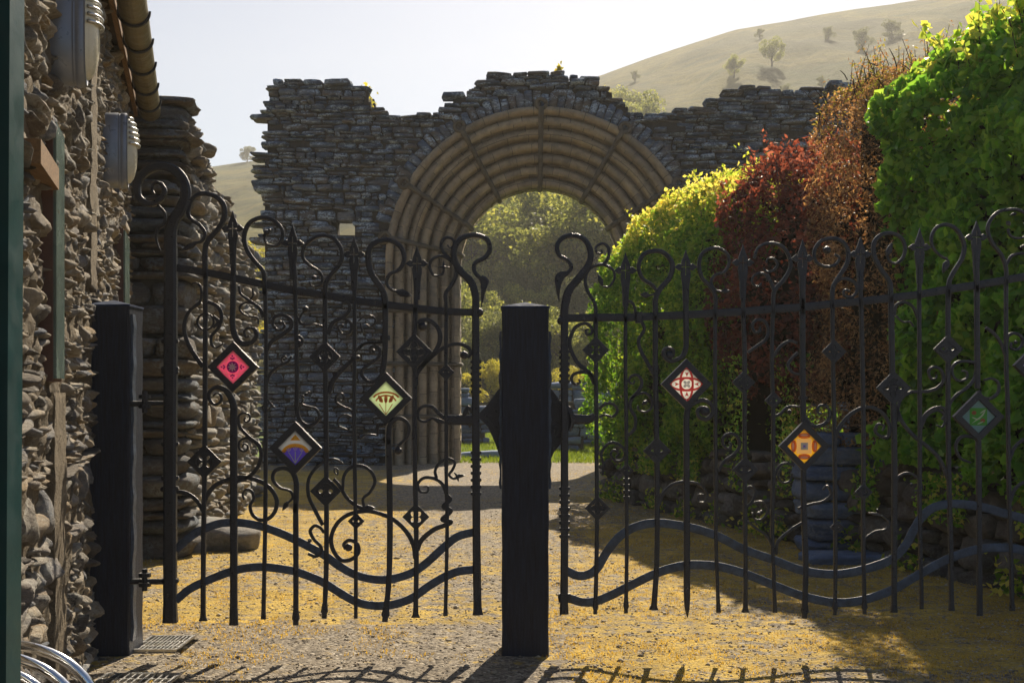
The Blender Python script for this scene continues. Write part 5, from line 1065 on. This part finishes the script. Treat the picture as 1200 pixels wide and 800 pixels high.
shrub('low_hedge', 'lower bright green hedge with sunlit top, next to the arch', 'hedge', sd_ - 0.1, se, lambda s: 0.66 + 0.15 * math.sin(s * 2.7), topH, 1.5, 60000, 0.062, 'leaf_hedge', 0.34, 20, 'hedge plants above the retaining wall', 0.6, out=0.12, rnd0=1.4, sunlit_shoots=0.75)
# creeping weeds at the wall foot
P = []
for i in range(2600):
    s = RNG.uniform(0.5, LR); c = mnoise.noise(Vector((s * 2.2, 3, 1)))
    if c < 0.02: continue
    z = abs(RNG.normal(0, 0.14)); P.append(qr(s, -0.06 - abs(RNG.normal(0, 0.08)) * (1 - min(1, z)), z + 0.02))
V, Fc, r = leafcloud(np.array(P), 0.06); o = mk('weeds', V, Fc.astype(np.int64), M['leaf_hedge'], None, rnd=r); tag(o, 'low green weeds along the foot of the retaining wall', 'weeds', kind='stuff')
P = []
for i in range(12000):
    s = RNG.uniform(0.2, LR)
    if mnoise.noise(Vector((s * 1.6, 7, 1))) < 0.0: continue
    P.append(qr(s, -0.02 - abs(RNG.normal(0, 0.05)), RNG.uniform(0.45, 0.85) if not (sd_ > s > sc) else RNG.uniform(0.45, 1.9)))
V, Fc, r = leafcloud(np.array(P), 0.05); o = mk('creeper', V, Fc.astype(np.int64), M['leaf_tall'], None, rnd=r); tag(o, 'green trailing leaves hanging over the retaining wall top', 'creeper', kind='stuff')

# ================================================================== ground and hills
def fbm(x, y, s=1.0, o=4): return mnoise.fractal(Vector((x * s, y * s, 0.3)), 0.9, 2.0, o)
rows_y = np.concatenate([np.arange(-6, 2, 0.8), np.arange(2, 12, 0.12), np.arange(12, 26, 0.3), np.arange(26, 60, 1.0), np.array([60, 70, 85, 110, 150, 220, 320, 470])])
cols = np.concatenate([np.arange(-30, -1.2, 1.2), np.arange(-1.2, 1.2, 0.02), np.arange(1.2, 30.1, 1.2)])
def gz(x, y): return 0.012 * fbm(x, y, 0.8) + 0.004 * fbm(x, y, 6) if y < 30 else 0.02 * fbm(x, y, 0.3)
V = []; moss = []; lawn = []
for y in rows_y:
    for c in cols:
        x = c * (6 + max(0, y) * 0.9) if abs(c) <= 1.2 else c * (6 + max(0, y) * 0.9)
        V.append((x, y, gz(x, y) if abs(x) < 60 else 0))
        px = 600 + F * x / max(y, 1.0); d = 0.35
        if y < 8: d = np.interp(px, [150, 330, 420, 560, 640, 700, 1100, 1180], [0.48, 0.42, 0.30, 0.26, 0.42, 0.78, 0.8, 0.6])
        elif y < 14: d = np.interp(px, [200, 320, 480, 650, 720, 900], [0.75, 0.75, 0.6, 0.55, 0.78, 0.75])
        elif y < 24: d = np.interp(px, [300, 420, 520, 640, 700, 800], [0.85, 0.72, 0.22, 0.25, 0.5, 0.7])
        if y < 6.6: d -= 0.14
        moss.append(d); lawn.append(float(np.clip((y - 25.6) / 2.6, 0, 1)))
n = len(cols); Fc = np.array([(j*n+i, j*n+i+1, (j+1)*n+i+1, (j+1)*n+i) for j in range(len(rows_y) - 1) for i in range(n - 1)])
g = mk('ground', V, Fc, M['ground'], None, True, rnd=moss); tag(g, kind='structure')
for nm, dat in (('moss', moss), ('lawn', lawn)):
    a = g.data.attributes.new(nm, 'FLOAT', 'POINT'); a.data.foreach_set('value', np.array(dat, dtype=np.float32))
ridge = interp([(-900, 230), (0, 205), (200, 203), (235, 197), (300, 188), (420, 170), (560, 130), (705, 88), (780, 62), (860, 35), (960, 18), (1080, 0), (1200, -22), (1500, -60), (2200, -90)])
def hillz(px, y):
    yr = 340.0; t = (y - 48) / (yr - 48)
    if t <= 0: return 0.0
    zr = EYE + (HOR - ridge(px)) * yr / F
    s = min(t, 1.0); k = s ** 1.25 * (1.12 - 0.12 * s)
    return zr * k * (1 if t <= 1 else 1 - 0.15 * (t - 1)) + (2.2 * fbm(px * 0.011, y * 0.02, 1, 5)) * min(1, s * 2.2) * (1 - 0.85 * max(0, min(1, (s - 0.8) / 0.2)))
ysH = np.concatenate([np.linspace(47, 340, 110), np.linspace(350, 520, 10)]); pxs = np.arange(-900, 2201, 12)
V = []
for y in ysH:
    for px in pxs: V.append(((px - 600) * y / F, y, hillz(px, y) + (0.02 if y > 47.5 else -0.2)))
n = len(pxs); Fc = np.array([(j*n+i, j*n+i+1, (j+1)*n+i+1, (j+1)*n+i) for j in range(len(ysH) - 1) for i in range(n - 1)])
tag(mk('hill', V, Fc, M['hill'], None, True), kind='structure')

# ================================================================== trees
def tree_proto(kind, seed, mat, nl, leaf):
    random.seed(seed); r = np.random.default_rng(seed)
    mb = MB(); H = 6.0; tips = []
    tube3(mb, [(0, 0, -0.3), (0.05, 0.02, 1.2), (0.0, 0.1, 2.4), (0.1, 0.0, 4.2)], [0.22, 0.16, 0.12, 0.05], 7)
    nb_ = 11
    for i in range(nb_):
        a = 2.4 * i + random.random(); z = random.uniform(1.4, 3.9); L = random.uniform(1.1, 2.3) * (1.1 - 0.15 * (z - 1.4)); e = random.uniform(0.3, 0.9)
        p0 = np.array([0.03, 0.05, z]); dr = np.array([math.cos(a), math.sin(a), e]); pts = [p0 + dr * L * t + np.array([0, 0, 0.12 * t * t]) for t in (0, 0.35, 0.7, 1)]
        tube3(mb, pts, [0.075, 0.05, 0.03, 0.012], 5); tips += [pts[2], pts[3], pts[3] + np.array([random.gauss(0, .4), random.gauss(0, .4), random.uniform(0, .7)])]
    tips += [np.array([random.gauss(0, .5), random.gauss(0, .5), random.uniform(4.2, 5.6)]) for _ in range(9)]
    P = []
    for c in tips:
        m_ = nl // len(tips); q_ = r.normal(size=(m_, 3)); q_ /= np.linalg.norm(q_, axis=1)[:, None]; q_ *= (r.uniform(0.2, 1, m_) ** 0.4)[:, None] * random.uniform(0.4, 0.8); P.append(c + q_ * np.array([1, 1, 0.8]))
    V, Fc, rn = leafcloud(np.concatenate(P), leaf, 0.4, np.array([0, 0, 1.0]), 0.4)
    t = thing('tree', (0, 0, 0), 'x', 'tree'); mb.build('trunk', M['bark_far'], t); mk('crown', V, Fc.astype(np.int64), M[mat], t, rnd=rn); return t
def dup(t, loc, sc, rot, label, group=None):
    n_ = t.copy(); COL.objects.link(n_); n_.location = loc; n_.scale = (sc, sc, sc * random.uniform(0.9, 1.15)); n_.rotation_euler = (0, 0, rot); n_['label'] = label
    if group: n_['group'] = group
    for ch in t.children:
        c = ch.copy(); COL.objects.link(c); c.parent = n_
    return n_
protos = [tree_proto('a', 3, 'leaf_tree', 9500, 0.15), tree_proto('b', 5, 'leaf_gold', 9500, 0.15), tree_proto('c', 8, 'leaf_dull', 9000, 0.16), tree_proto('d', 12, 'leaf_tree', 9000, 0.16)]
bpy.context.view_layer.update()
placed = []
def put(pi, px, y, h, label, group=None):
    x = (px - 600) * y / F; z = hillz(px, y); loc = (x, y, z - (0.22 * h if y > 52.5 else 0.1)); rot = random.uniform(0, 6)
    if pi not in placed:
        t = protos[pi]; t.location = loc; t.scale = (h / 6,) * 3; t.rotation_euler = (0, 0, rot); t['label'] = label
        if group: t['group'] = group
        placed.append(pi)
    else: dup(protos[pi], loc, h / 6, rot, label, group)
random.seed(21)
put(2, 290, 338, 6.2, 'lone dark tree standing on the left skyline')
put(1, 288, 74, 9.0, 'yellow-green tree between the broken side wall and the great wall')
put(1, 262, 92, 8.0, 'yellow tree at the left, partly behind the broken side wall')
put(0, 905, 250, 7.5, 'rounded tree on the right hill slope above the wall')
put(3, 860, 240, 6.0, 'bushy tree on the right hillside, left of the rounded one')
put(2, 1010, 262, 6.0, 'scrubby tree high on the right hill, left one of two')
put(2, 1045, 268, 6.0, 'scrubby tree high on the right hill, right one of two')
put(1, 575, 52, 2.6, 'bright yellow-green bush seen left of the central post through the arch')
put(1, 672, 50, 2.7, 'bright yellow-green bush seen right of the central post')
WL = 'hazy spring tree in the wood beyond the arch'; WG = 'hazy trees in the wood beyond the arch'; GLb = 'golden leafed hazy tree in the wood beyond the arch'; DLb = 'dull grey-green hazy tree in the wood beyond the arch'
for i in range(120):
    px = random.uniform(505, 750); y = 78 + 122 * (i / 120) ** 1.1; k = random.choice([0, 3, 3, 2, 1] if y > 105 else [0, 3, 2, 2]); put(k, px, y, random.uniform(7.5, 12.5), {0: WL, 3: WL, 2: DLb, 1: GLb}[k], {0: WG, 3: WG, 2: 'grey-green trees beyond the arch', 1: 'golden trees beyond the arch'}[k])
for i in range(34):
    put(random.choice([0, 3, 2]), random.uniform(515, 740), random.uniform(53, 82), random.uniform(3.2, 5.6), 'bushy undergrowth between the low ruins and the hazy wood beyond the arch', 'undergrowth bushes beyond the arch')
SL = 'small bush dotted on the right hillside'
for i in range(6):
    put(2, random.uniform(740, 1100), random.uniform(200, 315), random.uniform(2.0, 4.0), SL, 'bushes on the right hillside')
random.seed(5)
# low ruins on the lawn beyond the arch
def lowruin(px0, px1, y, ytopf, label):
    x0, x1 = (px0 - 600) * y / F, (px1 - 600) * y / F; t = thing('low_ruin', ((x0 + x1) / 2, y, 0), label, 'ruined wall')
    tp = lambda s: EYE + (HOR - ytopf(600 + F * s / y)) * y / F
    stones_mesh('stonework', lay(x0, x1, -0.05, tp, (0.12, 0.3), (0.25, 0.8), lambda s, z: True, 0.015, 0.03, 0.3, 0.04, 0.25), M['bluestone'], t, 4, 7, 0.09, AX, (0, y), 0.04)
    colcore('bedding', x0 + 0.05, x1 - 0.05, 0.2, lambda s: [(0, tp(s) - 0.15)], 0.1, 0.7, M['mortar_dark'], t, AX, (0, y))
lowruin(470, 575, 36, lambda p: np.interp(p, [470, 540, 575], [455, 458, 474]), 'low ruined wall seen between the arch jamb and the central post')
lowruin(645, 745, 35, lambda p: np.interp(p, [645, 655, 700, 745], [453, 450, 452, 456]), 'low ruined wall right of the central post, beyond the lawn')
lowruin(655, 692, 32, lambda p: np.interp(p, [655, 665, 692], [486, 462, 470]), 'short upright ruin block in front of the low wall right of the central post')
c = W(562, 536, 28.5); o = stones_mesh('fallen_slab', [(c[0], c[1], 0.06, 0.55, 0.3, 0.09)], M['bluestone'], None, 5, 7, 0.08, AX, (0, 0), 0.02); tag(o, 'flat stone slab lying in the bright lawn behind the arch', 'stone slab')

# ================================================================== small things
def rock(px, py, y, hx, hy, hz, label, mat='ruin_near'):
    c = W(px, py, y); o = stones_mesh('boulder', [(c[0], c[1], hz * 0.55, hx, hy, hz)], M[mat], None, 5, 3.2, 0.16, AX, (0, 0), 0.1)
    m = o.modifiers.new('s', 'SUBSURF'); m.levels = 2; m.render_levels = 2; tag(o, label, 'boulder'); return o
rock(262, 640, 11.9, 0.36, 0.3, 0.17, 'grey boulder lying at the foot of the broken side wall')
rock(222, 640, 11.7, 0.16, 0.2, 0.1, 'smaller flat rock left of the grey boulder')
def grate(x0, x1, y0, y1, label, tilt=0.04):
    t = thing('drain_grate', ((x0 + x1) / 2, (y0 + y1) / 2, 0.02), label, 'drain grate', 'steel drain grates'); z = 0.022
    mb = MB(); b = 0.015
    for a in ((x0, y0, x1, y0 + b), (x0, y1 - b, x1, y1), (x0, y0 + b, x0 + b, y1 - b), (x1 - b, y0 + b, x1, y1 - b)): mb.box((a[0], a[1], 0.0), (a[2], a[3], z))
    mb.build('rim', M['galv'], t); mb = MB(); n = 10
    for i in range(1, n):
        x = x0 + b + (x1 - x0 - 2 * b) * i / n; mb.box((x - 0.005, y0 + b, 0.004), (x + 0.004, y1 - b, z - 0.002))
    for k in (0.33, 0.66): yy = y0 + (y1 - y0) * k; mb.box((x0 + b, yy - 0.004, 0.002), (x1 - b, yy + 0.004, z - 0.008))
    mb.build('bars', M['galv'], t)
    mb = MB(); V = []; m = 8
    for i in range(m + 1):
        k = i / m; x = x1 - 0.0 + 0.05 * k; zz = z + 0.03 * k * k; V += [(x, y0, zz), (x, y1, zz), (x, y1, zz + 0.004), (x, y0, zz + 0.004)]
    mb.add(V, [(i*4+a, i*4+(a+1) % 4, i*4+4+(a+1) % 4, i*4+4+a) for i in range(m) for a in range(4)] + [(3, 2, 1, 0), (m*4, m*4+1, m*4+2, m*4+3)]); mb.build('bent_edge', M['galv'], t)
grate(W(160, 460, 7.2)[0], W(213, 460, 7.2)[0], 7.09, 7.50, 'steel drain grate right of the left timber post')
grate(W(118, 460, 6.4)[0], W(206, 460, 6.4)[0], 6.2, 6.5, 'steel drain grate in front of the left timber post, at the picture bottom')
RK = thing('cycle_rack', (-1.5, 3.7, 0), 'polished steel cycle rack of bent tubes at the bottom left corner', 'cycle rack')
for i, y in enumerate((3.95, 3.80, 3.66, 3.53, 3.41)):
    xw = BX(y) - 0.02; xr = (118 - 600) / F * 3.95; zt = 0.69; pts = [(xw, y, zt)]
    xc = xr - 0.30
    pts += [(xw + (xc - xw) * k, y, zt) for k in (0.25, 0.5, 0.75)]
    for a in np.linspace(90, 0, 14): pts.append((xc + 0.30 * math.cos(math.radians(a)), y, zt - 0.24 + 0.24 * math.sin(math.radians(a))))
    pts += [(xr, y, 0.15), (xr, y, -0.03)]; mb = MB(); tube3(mb, pts, 0.0175, 16); mb.build('hoop', M['chrome'], RK, True)
mb = MB(); tube3(mb, [((118 - 600) / F * 3.95, 3.36, 0.03), ((118 - 600) / F * 3.95, 4.0, 0.03)], 0.015, 12); mb.build('base_rail', M['chrome'], RK, True)
# pebbles and tufts over the gravel
def pebbles(n, y0, y1, size, label):
    b = np.array([(1,0,0),(-1,0,0),(0,1,0),(0,-1,0),(0,0,1),(0,0,-1)], float); f = np.array([(0,2,4),(2,1,4),(1,3,4),(3,0,4),(2,0,5),(1,2,5),(3,1,5),(0,3,5)])
    y = RNG.uniform(y0 ** 0.5, y1 ** 0.5, n) ** 2; px = RNG.uniform(-60, 1260, n); x = (px - 600) * y / F
    s = size * RNG.lognormal(0, 0.45, n); V = np.repeat(b[None], n, 0) * (s[:, None, None] * RNG.uniform(0.6, 1.3, (n, 6, 1))) * np.array([1, 1, 0.6]); th = RNG.uniform(0, 6.28, n)
    X = V[:, :, 0] * np.cos(th)[:, None] - V[:, :, 1] * np.sin(th)[:, None] + x[:, None]; Y2 = V[:, :, 0] * np.sin(th)[:, None] + V[:, :, 1] * np.cos(th)[:, None] + y[:, None]
    gzv = np.array([gz(a, c) for a, c in zip(x, y)]); Zz = V[:, :, 2] + (gzv + s * 0.2)[:, None]
    o = mk('pebbles', np.stack([X, Y2, Zz], -1).reshape(-1, 3), (f[None] + (np.arange(n) * 6)[:, None, None]).reshape(-1, 3).astype(np.int64), M['pebble'], None, False, rnd=np.repeat(RNG.uniform(0, 1, n), 6)); tag(o, label, 'gravel', kind='stuff')
pebbles(42000, 5.8, 16, 0.0055, 'loose gravel chippings scattered over the ground')
def blades(n, ymin, ymax, pxr, thr, hgt, mat, label, name='dry_grass'):
    y = RNG.uniform(ymin ** 0.5, ymax ** 0.5, n) ** 2; px = RNG.uniform(*pxr, n); x = (px - 600) * y / F; keep = []
    for i in range(n):
        d = 0.0
        if y[i] < 24: d = np.interp(px[i], [150, 330, 420, 560, 640, 700, 1100], [0.1, 0.05, -0.12, -0.2, 0.0, 0.25, 0.25])
        keep.append(mnoise.fractal(Vector((x[i] * 1.6, y[i] * 1.6, 0)), 0.8, 2, 4) + d + 0.25 * mnoise.noise(Vector((x[i] * 12, y[i] * 12, 5))) > thr)
    keep = np.array(keep); x, y = x[keep], y[keep]; n = len(x); h = hgt * RNG.uniform(0.4, 1.3, n); th = RNG.uniform(0, 6.28, n); w_ = h * 0.14 + 0.0012
    ln = RNG.normal(0, 0.5, (n, 2)) * h[:, None]; g0 = np.array([gz(a, c) for a, c in zip(x, y)])
    V = np.stack([np.stack([x - w_ * np.cos(th), y - w_ * np.sin(th), g0 - 0.003], -1), np.stack([x + w_ * np.cos(th), y + w_ * np.sin(th), g0 - 0.003], -1), np.stack([x + ln[:, 0], y + ln[:, 1], g0 + h], -1)], 1).reshape(-1, 3)
    o = mk(name, V, np.arange(3 * n).reshape(-1, 3), M[mat], None, rnd=np.repeat(RNG.uniform(0, 1, n), 3)); tag(o, label, 'grass', kind='stuff')
blades(150000, 5.9, 24, (120, 1260), 0.16, 0.016, 'grass', 'sparse golden dry moss and grass over the gravel')
blades(30000, 26.2, 46, (440, 800), -9, 0.09, 'grass_green', 'bright green lawn beyond the arch', 'lawn_grass')
# air
mb = MB(); mb.box((-700, -12, -2.0), (1200, 545, 150)); o = mb.build('haze', None if False else M['core'], None)
m, nt, out = newmat('haze_air'); pv = nt.nodes.new('ShaderNodeVolumePrincipled'); pv.inputs['Density'].default_value = 0.0007; pv.inputs['Color'].default_value = (0.93, 0.92, 0.9, 1); pv.inputs['Anisotropy'].default_value = 0.3
nt.links.new(pv.outputs[0], out.inputs['Volume']); o.data.materials.clear(); o.data.materials.append(m); tag(o, kind='stuff'); o.display_type = 'WIRE'
# ================================================================== camera, light
cam = bpy.data.cameras.new('camera'); co = bpy.data.objects.new('camera', cam); COL.objects.link(co)
co.location = (0, 0, EYE); co.rotation_euler = (math.radians(90), 0, 0); cam.sensor_width = 36; cam.lens = 36 * F / 1200; cam.shift_y = 60 / 1200
cam.clip_start = 0.05; cam.clip_end = 3000; SC.camera = co
SUN_EL = math.radians(39); SUN_AZ = math.radians(12.5)
w = bpy.data.worlds.new('World'); SC.world = w; w.use_nodes = True; nt = w.node_tree
for n in list(nt.nodes): nt.nodes.remove(n)
sky = nt.nodes.new('ShaderNodeTexSky'); sky.sky_type = 'NISHITA'; sky.sun_disc = False; sky.sun_elevation = SUN_EL; sky.sun_rotation = SUN_AZ
sky.dust_density = 0.9; sky.air_density = 0.9; sky.ozone_density = 1.0
bg = nt.nodes.new('ShaderNodeBackground'); bg.inputs['Strength'].default_value = 0.05; wo = nt.nodes.new('ShaderNodeOutputWorld')
nt.links.new(sky.outputs[0], bg.inputs[0]); nt.links.new(bg.outputs[0], wo.inputs[0])
sl = bpy.data.lights.new('sun', 'SUN'); sl.energy = 5.0; sl.angle = math.radians(0.5); sl.color = (1.0, 0.87, 0.67)
so = bpy.data.objects.new('sun', sl); COL.objects.link(so)
d = Vector((math.sin(SUN_AZ) * math.cos(SUN_EL), math.cos(SUN_AZ) * math.cos(SUN_EL), math.sin(SUN_EL)))
so.rotation_euler = d.to_track_quat('Z', 'Y').to_euler(); so.location = (3, 8, 12)
SC.view_settings.view_transform = 'Standard'; SC.view_settings.look = 'None'; SC.view_settings.exposure = 0.95; SC.view_settings.gamma = 1.0; SC.view_settings.use_curve_mapping = False
SC.cycles.max_bounces = 6; SC.cycles.volume_bounces = 0; SC.cycles.transparent_max_bounces = 8
SC.cycles.use_denoising = True
